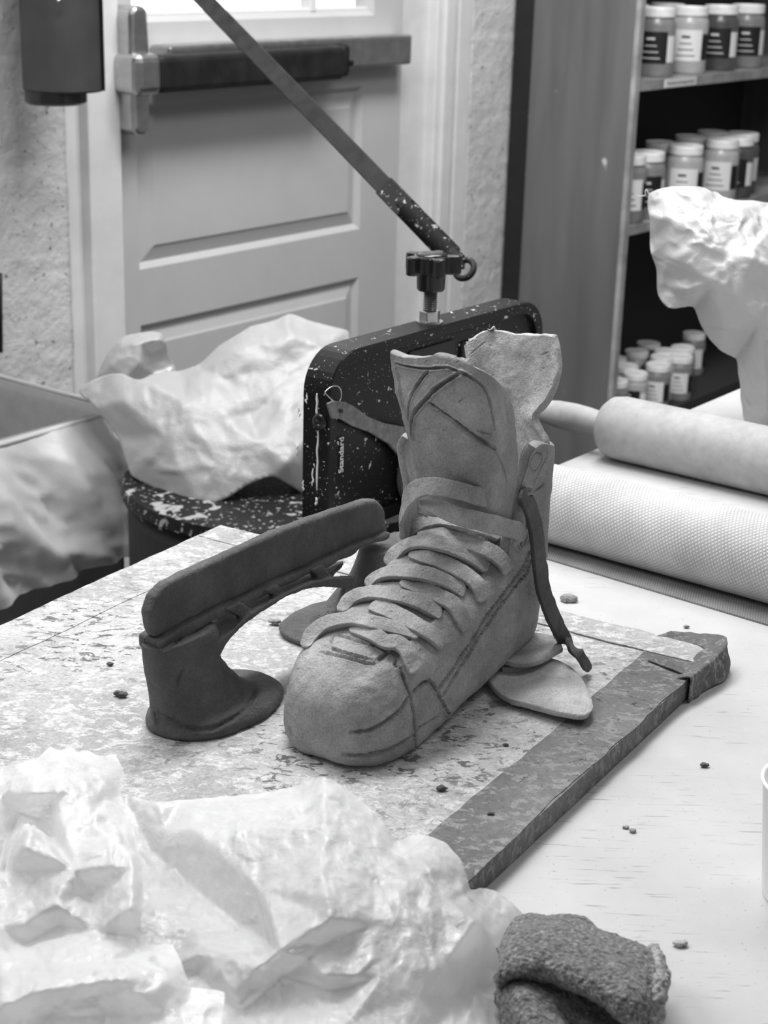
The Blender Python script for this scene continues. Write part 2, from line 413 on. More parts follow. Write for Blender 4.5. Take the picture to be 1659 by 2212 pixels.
def carve(VF, lines, tree=None):
    """press grooves (real relief) into a dense mesh along lines seen on it: (pixels, width m, depth m)"""
    lines = [(p, w, d*1.5) for p, w, d in lines]; Vv, Ff = VF; Vv = Vv.copy(); tree = tree or bvh(VF); Nn = vnorm(Vv, Ff)
    for pts, w, dep in lines:
        P = cr(pts, max(2, int(sum(math.dist(pts[i], pts[i+1]) for i in range(len(pts)-1))/2)))
        hits = []
        for k, (x, y) in enumerate(P):
            h, n = cast(tree, x, y)
            if h is not None: hits.append((h, n, min(1, .25+min(k, len(P)-1-k)*.12)))
        if not hits: continue
        kd = kdtree.KDTree(len(hits))
        for i, h in enumerate(hits): kd.insert(Vector(h[0]), i)
        kd.balance(); lo = np.min([h[0] for h in hits], 0)-4*w; hi = np.max([h[0] for h in hits], 0)+4*w
        sel = np.where(np.all((Vv > lo) & (Vv < hi), axis=1))[0]
        wob = fbm(Vv[sel], 220, 2, 3) if len(sel) else []
        for j, i in enumerate(sel):
            co, ix, d = kd.find(Vector(Vv[i]))
            if d < 3.2*w and Nn[i]@hits[ix][1] > .3:
                ww = w*(1+.25*wob[j]); x = d/ww
                dz = -dep*math.exp(-x**4)*hits[ix][2]*(1+.3*wob[j]) + dep*.28*math.exp(-((x-1.6)/.5)**2)
                Vv[i] += Nn[i]*dz
    return Vv, Ff
def ribbon(P, Nr, width, thick, n=50, seed=0, wpr=None):
    """flat clay strap along 3-D points"""
    P = cr(P, n); Nr = cr(Nr, n); tg = np.gradient(P, axis=0); tg /= np.linalg.norm(tg, axis=1, keepdims=True)
    for _ in range(4): Nr[1:-1] = (Nr[1:-1]*2+Nr[:-2]+Nr[2:])/4
    Nr = Nr-tg*np.sum(Nr*tg, 1, keepdims=True); Nr /= np.linalg.norm(Nr, axis=1, keepdims=True); Sd = np.cross(tg, Nr)
    q = [(-.5, -.40), (-.5, 0), (-.5, .36), (-.492, .44), (-.465, .49), (-.42, .5), (-.2, .51), (0, .515), (.2, .51), (.42, .5), (.465, .49), (.492, .44), (.5, .36), (.5, 0), (.5, -.40), (.47, -.49), (.4, -.5), (0, -.5), (-.4, -.5), (-.47, -.49)]
    m = len(q); Vv = []
    wn = 1+.07*vnoise(P, 60, seed)
    s = np.linspace(0, 1, n)
    for i in range(n):
        w = width*wn[i]*(np.interp(s[i], *wpr) if wpr else 1)
        ecl = min(1, .55+i*.25, .55+(n-1-i)*.25)
        for a, b in q: Vv.append(P[i]+Sd[i]*a*w*ecl+Nr[i]*b*thick*min(1, ecl+.2))
    Ff = [(i*m+k, i*m+(k+1) % m, (i+1)*m+(k+1) % m, (i+1)*m+k) for i in range(n-1) for k in range(m)]
    Ff.append(tuple(range(m))[::-1]); Ff.append(tuple((n-1)*m+k for k in range(m)))
    bm = bmesh.new(); vv = [bm.verts.new(tuple(v)) for v in Vv]
    for f in Ff: bm.faces.new([vv[i] for i in f])
    bmesh.ops.recalc_face_normals(bm, faces=list(bm.faces)); return from_bm(bm)
def tube(P, r, n=10, k=None):
    P = np.asarray(P, float)
    if k: P = cr(P, k)
    r = np.full(len(P), r) if np.isscalar(r) else np.interp(np.linspace(0, 1, len(P)), np.linspace(0, 1, len(r)), r)
    tg = np.gradient(P, axis=0); tg /= np.linalg.norm(tg, axis=1, keepdims=True)+1e-12
    nr = np.cross(tg[0], Z)
    if np.linalg.norm(nr) < .1: nr = np.cross(tg[0], [1, 0, 0])
    Vv = []
    for i in range(len(P)):
        nr = nr-tg[i]*(nr@tg[i]); nr /= np.linalg.norm(nr); bt = np.cross(tg[i], nr)
        for j in range(n):
            a = 2*math.pi*j/n; Vv.append(P[i]+(nr*math.cos(a)+bt*math.sin(a))*r[i])
    Ff = [(i*n+j, i*n+(j+1) % n, (i+1)*n+(j+1) % n, (i+1)*n+j) for i in range(len(P)-1) for j in range(n)]
    Ff.append(tuple(range(n))[::-1]); Ff.append(tuple((len(P)-1)*n+j for j in range(n))); return np.array(Vv), Ff
def remesh(VF, vox, smooth=4, fac=.5):
    me = bpy.data.meshes.new('tmp'); me.from_pydata([tuple(v) for v in VF[0]], [], [tuple(int(i) for i in f) for f in VF[1]]); me.update()
    o = bpy.data.objects.new('tmp', me); col.objects.link(o)
    r = o.modifiers.new('r', 'REMESH'); r.mode = 'VOXEL'; r.voxel_size = vox
    if smooth: s = o.modifiers.new('s', 'SMOOTH'); s.iterations = smooth; s.factor = fac
    dg = bpy.context.evaluated_depsgraph_get(); ev = o.evaluated_get(dg); m2 = ev.to_mesh()
    v = np.empty(len(m2.vertices)*3); m2.vertices.foreach_get('co', v); f = [tuple(p.vertices) for p in m2.polygons]
    ev.to_mesh_clear(); bpy.data.objects.remove(o); bpy.data.meshes.remove(me)
    return v.reshape(-1, 3), f
def fix(VF):
    bm = bmesh.new(); vv = [bm.verts.new(tuple(v)) for v in VF[0]]
    for f in VF[1]:
        if len(set(f)) > 2:
            try: bm.faces.new([vv[i] for i in f])
            except ValueError: pass
    bmesh.ops.recalc_face_normals(bm, faces=list(bm.faces)); return from_bm(bm)
def wobble(VF, amp, scale, seed=0, o=3):
    Vv, Ff = VF; Nn = vnorm(Vv, Ff); return Vv+Nn*(fbm(Vv, scale, o, seed)*amp)[:, None], Ff

def relief(outline, inner, edges, pos, step=6, blur=1, crumple=0., cscale=25, seed=0, thick=0., back=0., fine=0.):
    """film surface: outline [(x,y,w)], inner points, ridge edges (index pairs over outline+inner); pos(x,y,w)->3D"""
    pts = list(outline)+list(inner); n = len(outline)
    co = [Vector((p[0], p[1])) for p in pts]
    e = [(i, (i+1) % n) for i in range(n)]+list(edges)
    v, _, f, ov, _, _ = delaunay_2d_cdt(co, e, [], 1, .01)
    w = np.array([pts[o[0]][2] if o else 0. for o in ov])
    v = np.array([tuple(p) for p in v])
    for i, o in enumerate(ov):
        if not o:
            d = np.array([(p[0]-v[i][0])**2+(p[1]-v[i][1])**2 for p in pts]); k = np.argsort(d)[:2]; w[i] = (pts[k[0]][2]+pts[k[1]][2])/2
    lo = v.min(0); nx = int((v[:, 0].max()-lo[0])/step)+2; ny = int((v[:, 1].max()-lo[1])/step)+2
    Wt = np.full((ny, nx), np.nan)
    for t in f:
        if len(t) != 3: continue
        a, b, c = v[t[0]], v[t[1]], v[t[2]]
        i0, i1 = int((min(a[0], b[0], c[0])-lo[0])/step), int((max(a[0], b[0], c[0])-lo[0])/step)+1
        j0, j1 = int((min(a[1], b[1], c[1])-lo[1])/step), int((max(a[1], b[1], c[1])-lo[1])/step)+1
        X, Y = np.meshgrid(lo[0]+np.arange(i0, i1+1)*step, lo[1]+np.arange(j0, j1+1)*step)
        det = (b[1]-c[1])*(a[0]-c[0])+(c[0]-b[0])*(a[1]-c[1])
        if abs(det) < 1e-6: continue
        l1 = ((b[1]-c[1])*(X-c[0])+(c[0]-b[0])*(Y-c[1]))/det; l2 = ((c[1]-a[1])*(X-c[0])+(a[0]-c[0])*(Y-c[1]))/det; l3 = 1-l1-l2
        m = (l1 > -1e-6) & (l2 > -1e-6) & (l3 > -1e-6); val = l1*w[t[0]]+l2*w[t[1]]+l3*w[t[2]]
        sub = Wt[j0:j1+1, i0:i1+1]
        hh, ww_ = sub.shape; sub[m[:hh, :ww_]] = val[:hh, :ww_][m[:hh, :ww_]]
    ok = ~np.isnan(Wt)
    for _ in range(blur):
        p = np.pad(np.where(ok, Wt, 0), 1); q = np.pad(ok.astype(float), 1); s = 0; c = 0
        for dy in (0, 1, 2):
            for dx in (0, 1, 2):
                s = s+p[dy:dy+ny, dx:dx+nx]; c = c+q[dy:dy+ny, dx:dx+nx]
        Wt = np.where(ok, s/np.maximum(c, 1), np.nan)
    X, Y = np.meshgrid(lo[0]+np.arange(nx)*step, lo[1]+np.arange(ny)*step); XY = np.stack([X, Y], -1).astype(float)
    # smooth the stair-stepped rim
    nb = np.zeros((ny, nx), int); okp = np.pad(ok, 1)
    for dy in (0, 1, 2):
        for dx in (0, 1, 2): nb += okp[dy:dy+ny, dx:dx+nx]
    rim = ok & (nb < 9)
    for _ in range(7):
        S = np.zeros_like(XY); Cn = np.zeros((ny, nx)); Pm = np.pad(XY*rim[..., None], ((1, 1), (1, 1), (0, 0))); Rm = np.pad(rim.astype(float), 1)
        for dy in (0, 1, 2):
            for dx in (0, 1, 2): S += Pm[dy:dy+ny, dx:dx+nx]; Cn += Rm[dy:dy+ny, dx:dx+nx]
        XY = np.where(rim[..., None], XY*.4+.6*S/np.maximum(Cn, 1)[..., None], XY)
    idx = -np.ones((ny, nx), int); idx[ok] = np.arange(ok.sum())
    P = np.array([pos(x, y, w_) for (x, y), w_ in zip(XY[ok], Wt[ok])])
    if crumple:
        vd = C-P; vd /= np.linalg.norm(vd, axis=1, keepdims=True)
        mid = (vd+np.array([0, 0, 1.])); mid /= np.linalg.norm(mid, axis=1, keepdims=True)
        warp = np.stack([fbm(P, cscale*.7, 2, seed+20+k) for k in range(3)], 1)*.02
        k = ridge((P+warp)*np.array([1, .75, 1]), cscale, 3, seed)*crumple
        if fine: k = k+fine*ridge((P+warp*.5)@np.array([[1, .5, 0], [-.3, .6, 0], [0, 0, 1]]), 120, 2, seed+40)
        er = ok.copy(); lv = np.zeros((ny, nx))
        for _ in range(10):
            ep = np.pad(er, 1); er = er & ep[:-2, 1:-1] & ep[2:, 1:-1] & ep[1:-1, :-2] & ep[1:-1, 2:]; lv += er
        P = P+mid*(k*(.12+.88*lv[ok]/10))[:, None]
    a = idx[:-1, :-1].ravel(); b = idx[:-1, 1:].ravel(); c = idx[1:, 1:].ravel(); d = idx[1:, :-1].ravel()
    m = (a >= 0) & (b >= 0) & (c >= 0) & (d >= 0); Ff = list(zip(a[m], d[m], c[m], b[m]))
    if back:
        # closed body: mirror shell behind, joined at the rim
        rimv = rim[ok]; O = len(P)
        dist = np.where(ok, 0., 0)
        er = ok.copy(); lev = np.zeros((ny, nx))
        for k in range(60):
            ep = np.pad(er, 1); er2 = er & ep[:-2, 1:-1] & ep[2:, 1:-1] & ep[1:-1, :-2] & ep[1:-1, 2:]
            lev += er2; er = er2
            if not er.any(): break
        L = np.sqrt(lev[ok]/max(1, lev.max())); vd = P-C; vd /= np.linalg.norm(vd, axis=1, keepdims=True)
        P = np.vstack([P, P+vd*(back*L+.004)[:, None]]); Ff += [tuple(i+O for i in q)[::-1] for q in Ff]
        ec = {}
        for q in Ff[:len(Ff)//2]:
            for i in range(4): ec[(q[i], q[(i+1) % 4])] = 1
        for (p, q) in list(ec):
            if (q, p) not in ec: Ff.append((q, p, p+O, q+O))
    return P, Ff

def part_box(name, parent, mat, *a, **k): return mesh(name, box(*a, **k), mat, parent, smooth=False)

# ================================================================== SETTING
WP = np.array([.053, 4.0, 0.])           # a point at the foot of the door wall
def wall(s, d, z): return WP+U*s+V*d+Z*z  # s along the wall, d into the wall (negative = into the room)
def st(name, VF, mat, parent=None, smooth=False):
    o = mesh(name, VF, mat, parent, smooth)
    if parent is None: o['kind'] = 'structure'
    return o
st('floor', box((-4, -1.5, -.05), (1, 0, 0), (0, 1, 0), Z, 9, 9.5, .05), 'floor')
def blockwall(s0, s1):
    bw = []; zs = np.linspace(0, 2.9, 260); ss = np.linspace(s0, s1, int((s1-s0)/.012)+2)
    S_, Z_ = np.meshgrid(ss, zs); P = WP+S_.ravel()[:, None]*U+Z_.ravel()[:, None]*Z
    zz = np.mod(Z_.ravel()-.955, .2); row = np.floor((Z_.ravel()-.955)/.2); sj = np.mod(S_.ravel()+.2*np.mod(row, 2), .4)
    j = np.exp(-((np.minimum(zz, .2-zz))/.006)**2)*.6+.35*np.exp(-((np.minimum(sj, .4-sj))/.006)**2)
    P = P+V*(.004*j+.0016*fbm(P, 30, 4, 5))[:, None]
    R, K = S_.shape; i = np.arange(R*K).reshape(R, K)
    Ff = list(zip(i[:-1, :-1].ravel(), i[:-1, 1:].ravel(), i[1:, 1:].ravel(), i[1:, :-1].ravel()))
    O = R*K; P2 = P+V*.15; loop = list(i[0, :])+list(i[1:, -1])+list(i[-1, -2::-1])+list(i[-2:0:-1, 0])
    Ff += [tuple(x+O for x in f)[::-1] for f in Ff]
    for k in range(len(loop)): a, b = loop[k], loop[(k+1) % len(loop)]; Ff.append((b, a, a+O, b+O))
    return np.vstack([P, P2]), Ff
st('wall_left', blockwall(-3.0, -1.10), 'wall', smooth=True)
st('wall_right', blockwall(.21, 2.6), 'wall', smooth=True)
st('wall_over', box(wall(-1.10, .0, 2.15), U, V, Z, 1.31, .15, .75), 'wall')
# door frame
fr = st('trim_1', join(box(wall(-1.055, -.012, 0), U, V, Z, .085, .1, 2.12, .004), box(wall(-1.098, .012, 0), U, V, Z, .045, .05, 2.12)), 'frame')
st('trim_2', join(box(wall(-.035, .03, 0), U, V, Z, .115, .08, 2.12, .003), box(wall(.075, .004, 0), U, V, Z, .022, .1, 2.12, .004),
   box(wall(.095, -.006, 0), U, V, Z, .045, .1, 2.12, .006), box(wall(.138, .01, 0), U, V, Z, .02, .1, 2.12, .004), box(wall(.156, -.002, 0), U, V, Z, .055, .1, 2.12, .004)), 'frame')
st('trim_3', box(wall(-1.055, -.012, 2.06), U, V, Z, 1.23, .1, .1, .004), 'frame')
# door: slab with recessed fielded panels
dv, df = [], []
S0, S1, ZT = -.966, -.042, 2.05
def dpt(s, z, d): dv.append(wall(s, d, z)); return len(dv)-1
def quadp(r, d0, r2, d1):
    a = [dpt(r[0], r[2], d0), dpt(r[1], r[2], d0), dpt(r[1], r[3], d0), dpt(r[0], r[3], d0)]
    b = [dpt(r2[0], r2[2], d1), dpt(r2[1], r2[2], d1), dpt(r2[1], r2[3], d1), dpt(r2[0], r2[3], d1)]
    for k in range(4): df.append((a[k], a[(k+1) % 4], b[(k+1) % 4], b[k]))
def inset(r, m): return (r[0]+m, r[1]-m, r[2]+m, r[3]-m)
panels = [(-.90, -.186, .13, .605), (-.90, -.186, .720, 1.045)]
glz = (-.906, -.150, 1.200, 1.93)
for r in panels:
    quadp(r, .0, inset(r, .012), .012); quadp(inset(r, .012), .012, inset(r, .04), .004); quadp(inset(r, .04), .004, inset(r, .045), .001)
    q = inset(r, .045); df.append(tuple(dpt(*p, .001) for p in ((q[0], q[2]), (q[1], q[2]), (q[1], q[3]), (q[0], q[3]))))
quadp(glz, .0, inset(glz, .014), .014); quadp(inset(glz, .014), .014, inset(glz, .014), .045)
zc = [0, .13, .605, .720, 1.045, 1.200, 1.93, ZT]
for i in range(7):
    rs = [(S0, S1)] if i % 2 == 0 else [(S0, glz[0] if i == 5 else -.90), (glz[1] if i == 5 else -.186, S1)]
    for a, b in rs: df.append(tuple(dpt(*p, 0.) for p in ((a, zc[i]), (b, zc[i]), (b, zc[i+1]), (a, zc[i+1]))))
door = st('door_1', (np.array(dv)+V*.02, df), 'door')
o = st('door_slab', join(box(wall(S0, .034, 0), U, V, Z, S1-S0, .03, 1.200), box(wall(S0, .034, 1.200), U, V, Z, glz[0]-S0, .03, .73), box(wall(glz[1], .034, 1.200), U, V, Z, S1-glz[1], .03, .73)), 'door', door)
st('window_pane', box(wall(glz[0]+.01, .052, 1.210), U, V, Z, glz[1]-glz[0]-.02, .006, .69), 'glass', door)
st('glazing_bar', join(box(wall(-.365, .028, 1.210), U, V, Z, .022, .03, .69, .003), box(wall(glz[0]+.01, .028, 1.58), U, V, Z, glz[1]-glz[0]-.02, .03, .022, .003)), 'frame', door)
st('glazing_bead', join(box(wall(glz[0]+.008, .03, 1.206), U, V, Z, glz[1]-glz[0]-.016, .02, .012, .003)), 'frame', door)
# panic bar on the door (rail, push pad, latch housing)
pb = st('panic_bar_rail', box(wall(-.86, -.035, 1.093), U, V, Z, .785, .055, .066, .006), 'chrome', door)
st('push_pad', box(wall(-.925, -.075, 1.075), U, V, Z, .56, .045, .070, .012, 3), 'barpad', pb)
st('pad_end_cap', join(box(wall(-.357, -.06, 1.078), U, V, Z, .03, .035, .07, .012, 3), lathe([(0, 0), (.006, 0), (.006, .006), (0, .007)], wall(-.335, -.062, 1.108), -V, n=12)), 'barpad', pb)
st('latch_case', join(box(wall(-.985, -.075, 1.072), U, V, Z, .068, .095, .078, .016, 3), prism([(-.975, 1.14), (-.925, 1.14), (-.930, 1.225), (-.938, 1.235), (-.965, 1.235), (-.974, 1.225)], WP-V*.05, U, Z, -V*-1, .06, .008),
   prism([(-.974, 1.09), (-.925, 1.09), (-.930, 1.008), (-.938, .996), (-.962, .996), (-.972, 1.008)], WP-V*.05, U, Z, V, .06, .008)), 'chrome', pb)

ms, mt_, mb_ = nodes('overcast_sky'); mb_.inputs['Base Color'].default_value = (0, 0, 0, 1); mb_.inputs['Emission Color'].default_value = (1, 1, 1, 1); mb_.inputs['Emission Strength'].default_value = 1.6; M['sky'] = ms
st('window_sky_outside', box(wall(-2.2, 1.6, .3), U, V, Z, 4.2, .02, 2.9), 'sky')
# ================================================================== WORK TABLE
TP = np.array([.237, 1.997, 0.])
def tb(u, v, z): return TP+U*u+V*v+Z*z
wt = thing('work_table', 'long worktable with a white scuffed top filling the right foreground', 'table', tb(-.3, -.6, 0))
mesh('table_top', box(tb(-1.4, -1.35, TZ-.03), U, V, Z, 2.15, 1.35, .03, .003), 'table', wt, smooth=False)
mesh('apron', join(box(tb(-1.35, -.06, TZ-.13), U, V, Z, 2.05, .03, .10), box(tb(-1.35, -1.3, TZ-.13), U, V, Z, 2.05, .03, .10), box(tb(.67, -1.3, TZ-.13), U, V, Z, .03, 1.27, .10), box(tb(-1.35, -1.3, TZ-.13), U, V, Z, .03, 1.27, .10)), 'dark_in', wt, smooth=False)
for uu in (-1.34, .63):
    for vv in (-.1, -1.3): mesh('leg', box(tb(uu, vv, 0), U, V, Z, .06, .06, TZ-.03), 'dark_in', wt, smooth=False)

# board
QB = np.array([.303, 1.358, 0.])
def bd(l, r, z): return QB-A*l-B*r+Z*z     # l toward the camera, r toward the left
board = thing('ware_board', 'plaster-caked wooden board with taped edges, lying under the clay boot', 'board', bd(.3, .27, TZ))
BL, BW = .62, .56
def boardmesh():
    bm = bmesh.new(); bmesh.ops.create_cube(bm, size=1)
    for v in bm.verts: v.co = Vector(((v.co.x+.5)*BL, (v.co.y+.5)*BW, (v.co.z+.5)*.02))
    bmesh.ops.subdivide_edges(bm, edges=list(bm.edges), cuts=50, use_grid_fill=True)
    v, f = from_bm(bm); P = QB-A*v[:, :1]-B*v[:, 1:2]+Z*(v[:, 2:3]+TZ)
    return P, [q[::-1] for q in f] if np.cross(-A, -B)@Z < 0 else f
bv, bf = boardmesh(); bv = bv+(fbm(bv, 50, 3, 2)*.0006)[:, None]*np.array([1, 1, 0])
mesh('board_panel', (bv, bf), 'board', board, smooth=False)
def strip(l0, l1, r0, r1, z, t, seed, wob=.002, nl=60, nr=8):
    P = []
    for i in range(nl):
        for j in range(nr):
            l = l0+(l1-l0)*i/(nl-1); r = r0+(r1-r0)*j/(nr-1); P.append(bd(l, r, z))
    P = np.array(P); E = fbm(P, 25, 3, seed)*wob
    for i in range(nl):
        for j in (0, nr-1):
            P[i*nr+j] += B*E[i*nr+j]*(1 if (r1-r0) < (l1-l0) else 0)
    for i in (0, nl-1):
        for j in range(nr): P[i*nr+j] += A*E[i*nr+j]
    idx = np.arange(nl*nr).reshape(nl, nr); O = nl*nr; P2 = P-Z*t
    Ff = list(zip(idx[:-1, :-1].ravel(), idx[:-1, 1:].ravel(), idx[1:, 1:].ravel(), idx[1:, :-1].ravel()))
    Ff += [tuple(x+O for x in f)[::-1] for f in Ff]
    lp = list(idx[0, :])+list(idx[1:, -1])+list(idx[-1, -2::-1])+list(idx[-2:0:-1, 0])
    for k in range(len(lp)): a, b = lp[k], lp[(k+1) % len(lp)]; Ff.append((b, a, a+O, b+O))
    return fix((np.vstack([P, P2]), Ff))
mesh('edge_tape', join(strip(.0, BL, -.0012, .052, BZ+.0009, .0012, 1), box(bd(-.001, -.0012, TZ+.001), -A, -B, Z, BL, .0011, .019)), 'tape', board, smooth=False, label='dark grey stained tape along the right edge')
mesh('edge_tape', join(strip(-.0012, .038, -.0005, BW, BZ+.0016, .0012, 2, nl=10, nr=70), box(bd(-.0012, -.0005, TZ+.001), -A, -B, Z, .0011, BW, .019)), M['board'], board, smooth=False)
mesh('edge_tape', strip(-.0006, BL, BW-.055, BW+.001, BZ+.0007, .0012, 3), 'board', board, smooth=False)
# torn wrapped corner
cg = []
for i, zf in enumerate((.018, .024, .022, .012, -.0005)):
    cg.append([bd(.075-.0*i, -.001-.004*(i > 1), BZ-.020+zf), bd(.045, -.004-.004*(i > 1), BZ-.019+zf), bd(.015, -.006-.002*i, BZ-.018+zf*1.1), bd(-.008, -.008+.004*math.sin(i), BZ-.019+zf*1.15), bd(-.016, .004, BZ-.021+zf*1.2), bd(-.014, .03, BZ-.021+zf*1.05), bd(-.006, .05, BZ-.020+zf)])
# pull upper row inward over the top
for k in range(7): cg[0][k] = cg[0][k]+A*(-.016 if k > 2 else -.004)-B*.016
mesh('corner_wrap', slab(cg, .0022, 40, 60, .0016, 5, 60), 'tape', board, label='torn bunched tape on the far right corner')
mesh('tape_tear', slab([[bd(.062, .002, BZ+.003), bd(.058, .02, BZ+.006), bd(.053, .04, BZ+.003)], [bd(.068, .002, BZ+.002), bd(.064, .02, BZ+.0022), bd(.058, .042, BZ+.002)]], .0012, 10, 30, .0006, 6), 'tape', board)

# bed canvas under the roller
def planequad(pts, z, n=12): return [[np.array(onz(pts[0][0]+(pts[1][0]-pts[0][0])*j/n, pts[0][1]+(pts[1][1]-pts[0][1])*j/n, z)) for j in range(n+1)], [np.array(onz(pts[3][0]+(pts[2][0]-pts[3][0])*j/n, pts[3][1]+(pts[2][1]-pts[3][1])*j/n, z)) for j in range(n+1)]]
a0 = tb(-.40, -.10, TZ+.0016); 
cl, cu = onz(1190, 1212, TZ), onz(1690, 1362, TZ); dc = cu-cl; dc /= np.linalg.norm(dc); nc_ = np.cross(Z, dc)
cl = cl-dc*.13
cv, cf_ = box(cl+Z*.0003, dc, nc_, Z, .85, .145, .0016)
mesh('bed_canvas', (cv, cf_), 'canvas', None, False, uv=np.stack([(cv-cl)@dc*10, (cv-cl)@nc_*10], 1))
setp(bpy.data.objects['bed_canvas'], 'flat grey woven canvas strip lying under the textured roller', 'canvas')

# ================================================================== SLAB ROLLER housing
HP = np.array([-.06, 1.66, 0.])
def hp(s, d, z): return HP+U*s+V*d+Z*z
sr = thing('slab_roller', 'black splattered slab roller end with star knob and Standard gauge, behind the boot', 'slab roller', hp(.2, .03, TZ))
HL, HT, HB = .413, .965, TZ
HT0, HT1 = .953, .962
def rr(x0, x1, z0, z1, r, n=8, bot=0.004):
    P = []
    for cx, cz, a0_, rr_ in ((x1-bot, z0+bot, -90, bot), (x1-r, z1-r, 0, r), (x0+r, z1-r, 90, r), (x0+bot, z0+bot, 180, bot)):
        for k in range(n+1):
            a = math.radians(a0_+90*k/n); P.append((cx+rr_*math.cos(a), cz+rr_*math.sin(a)))
    return P
hout = rr(0, HL, HB, .958, .045)
hin = rr(.014, HL-.014, HB+.0145, .944, .033)
# rim + back plate as one casting: outer ring walls with a recessed face
def casting():
    Vv = []; Ff = []
    n = len(hout)
    loops = [(hout, .036), (hout, .0015), (rr(.0015, HL-.0015, HB+.0015, .9565, .0435), 0.), (rr(.0125, HL-.0125, HB+.013, .9455, .0345), 0.), (hin, .0015), (hin, .007)]
    for lp, d in loops:
        for x, z in lp: Vv.append(hp(x, d, z))
    for i in range(len(loops)-1):
        for k in range(n): Ff.append((i*n+k, i*n+(k+1) % n, (i+1)*n+(k+1) % n, (i+1)*n+k))
    Ff.append(tuple(range(n))); Ff.append(tuple((len(loops)-1)*n+k for k in range(n))); return fix((np.array(Vv), Ff))
mesh('end_casting', casting(), 'housing', sr, smooth=False)
# slot window near top
ring = []
mesh('top_slot', join(box(hp(.145, .004, .912), U, V, Z, .085, .004, .024, .0015), box(hp(.245, .003, .909), U, V, Z, .07, .005, .02, .0015)), 'dark_in', sr, smooth=False)
mesh('side_screw', lathe([(0, 0), (.009, 0), (.009, .003), (.004, .004), (.0035, .002), (0, .002)], hp(0, .012, .885), -U, n=20), 'black_plastic', sr)
# gauge pointer
gp = [(708, 872), (722, 866), (745, 868), (765, 878), (795, 900), (830, 914), (870, 921), (910, 930), (905, 1040), (885, 1018), (862, 985), (840, 960), (800, 935), (760, 920), (735, 905), (718, 905)]
gpl = [onplane(x, y, hp(0, -.004, 0), V) for x, y in gp]
gpp = [((p-hp(0, 0, 0))@U, p[2]) for p in gpl]
mesh('gauge_pointer', prism(gpp, hp(0, -.005, 0), U, Z, V, .004, .0008), 'gauge', sr, smooth=False, label='smoked grey curved gauge pointer')
def hpx(x, y, d=-.0015): return onplane(x, y, hp(0, d, 0), V)
mesh('pointer_hole', lathe([(0, 0), (.0024, 0), (.0024, .001), (0, .0012)], onplane(737, 888, hp(0, -.006, 0), V), -V, n=16), 'black_plastic', bpy.data.objects['gauge_pointer'])
mesh('wire_loop', tube([hpx(*q, -.006) for q in ((722, 868), (705, 852), (703, 846), (715, 836), (728, 834), (736, 842), (737, 858), (733, 868))], .0006, 6, 50), 'steel', sr)
mesh('scale_line', tube([hpx(*q, .0058) for q in ((713, 908), (706, 940), (703, 980), (705, 1010), (710, 1050), (722, 1082))], .0004, 6, 60), 'white_paint', sr)
ticks = []
for k in range(9):
    y = 1000+k*9; x = 704+max(0, (y-1000))*.2
    ticks.append(tube([hpx(x-6, y-3, .0058), hpx(x+8, y+3, .0058)], .00035, 5))
mesh('scale_ticks', join(*ticks), 'white_paint', sr)
# lettering
fc = bpy.data.curves.new('gauge_lettering', 'FONT'); fc.body = 'Standard'; fc.size = .0185; fc.extrude = .0002; fc.align_x = 'LEFT'; fc.offset = .0003
ft = bpy.data.objects.new('tmptext', fc); col.objects.link(ft)
dg = bpy.context.evaluated_depsgraph_get(); tm = ft.evaluated_get(dg).to_mesh()
tv = np.array([tuple(v.co) for v in tm.vertices]); tf = [tuple(p.vertices) for p in tm.polygons]
ft.evaluated_get(dg).to_mesh_clear(); bpy.data.objects.remove(ft)
p0, p1 = hpx(741, 1020, .0055), hpx(741, 944, .0055); sc_ = abs(p1[2]-p0[2])/(tv[:, 0].max()-tv[:, 0].min())
mesh('gauge_lettering', (p0+tv[:, :1]*Z*sc_-tv[:, 1:2]*U*sc_-tv[:, 2:3]*V, tf), 'white_paint', sr, smooth=False, label='white word Standard printed upright')
# white drips down the rim
dr = []
rnd = random.Random(4)
for x, y0, y1, r in ((686, 850, 905, .0016), (686, 930, 1060, .0013), (683, 1075, 1092, .0016), (662, 852, 872, .0011), (646, 880, 900, .001), (641, 960, 985, .0012), (676, 1012, 1050, .0011), (655, 1040, 1060, .001)):
    P = [hpx(x+rnd.uniform(-2, 2), y0+(y1-y0)*k/6, 0.0) if x > 690 else onplane(x+rnd.uniform(-2, 2), y0+(y1-y0)*k/6, hp(-.0002, 0, 0), U) for k in range(7)]
    dr.append(tube(P, [r*.5, r, r*.8, r*1.1, r*.4], 6, 20))
mesh('glaze_drips', join(*dr), 'white_paint', sr)
# knob, thread, nut
kb = onplane(927, 712, hp(.0, .020, 0), V); kb = np.array([kb[0], kb[1], .958])
def star(n=5, R=.034, r=.021, m=60):
    P = []
    for k in range(m):
        a = 2*math.pi*k/m+.35; c = math.cos(n*a); rr_ = r+(R-r)*(max(0, c)**.45 if c > 0 else 0) - (.001 if c < 0 else 0); P.append((rr_*math.cos(a), rr_*math.sin(a)))
    return P
ex, ey = np.array([1., 0, 0]), np.array([0, 1., 0])
mesh('hex_nut', prism([(.0125*math.cos(math.radians(60*k+15)), .0125*math.sin(math.radians(60*k+15))) for k in range(6)], kb+Z*.002, ex, ey, Z, .012, .001), 'steel', sr, smooth=False)
mesh('washer', lathe([(0, 0), (.0155, 0), (.0155, .002), (0, .002)], kb), 'steel', sr, smooth=False)
thr = [(0, .012)]
for k in range(12): thr += [(.0068, .012+k*.0024), (.0082, .0132+k*.0024)]
thr += [(.0068, .042), (0, .042)]
mesh('threaded_rod', lathe(thr, kb, n=24), 'thread', sr, smooth=False)
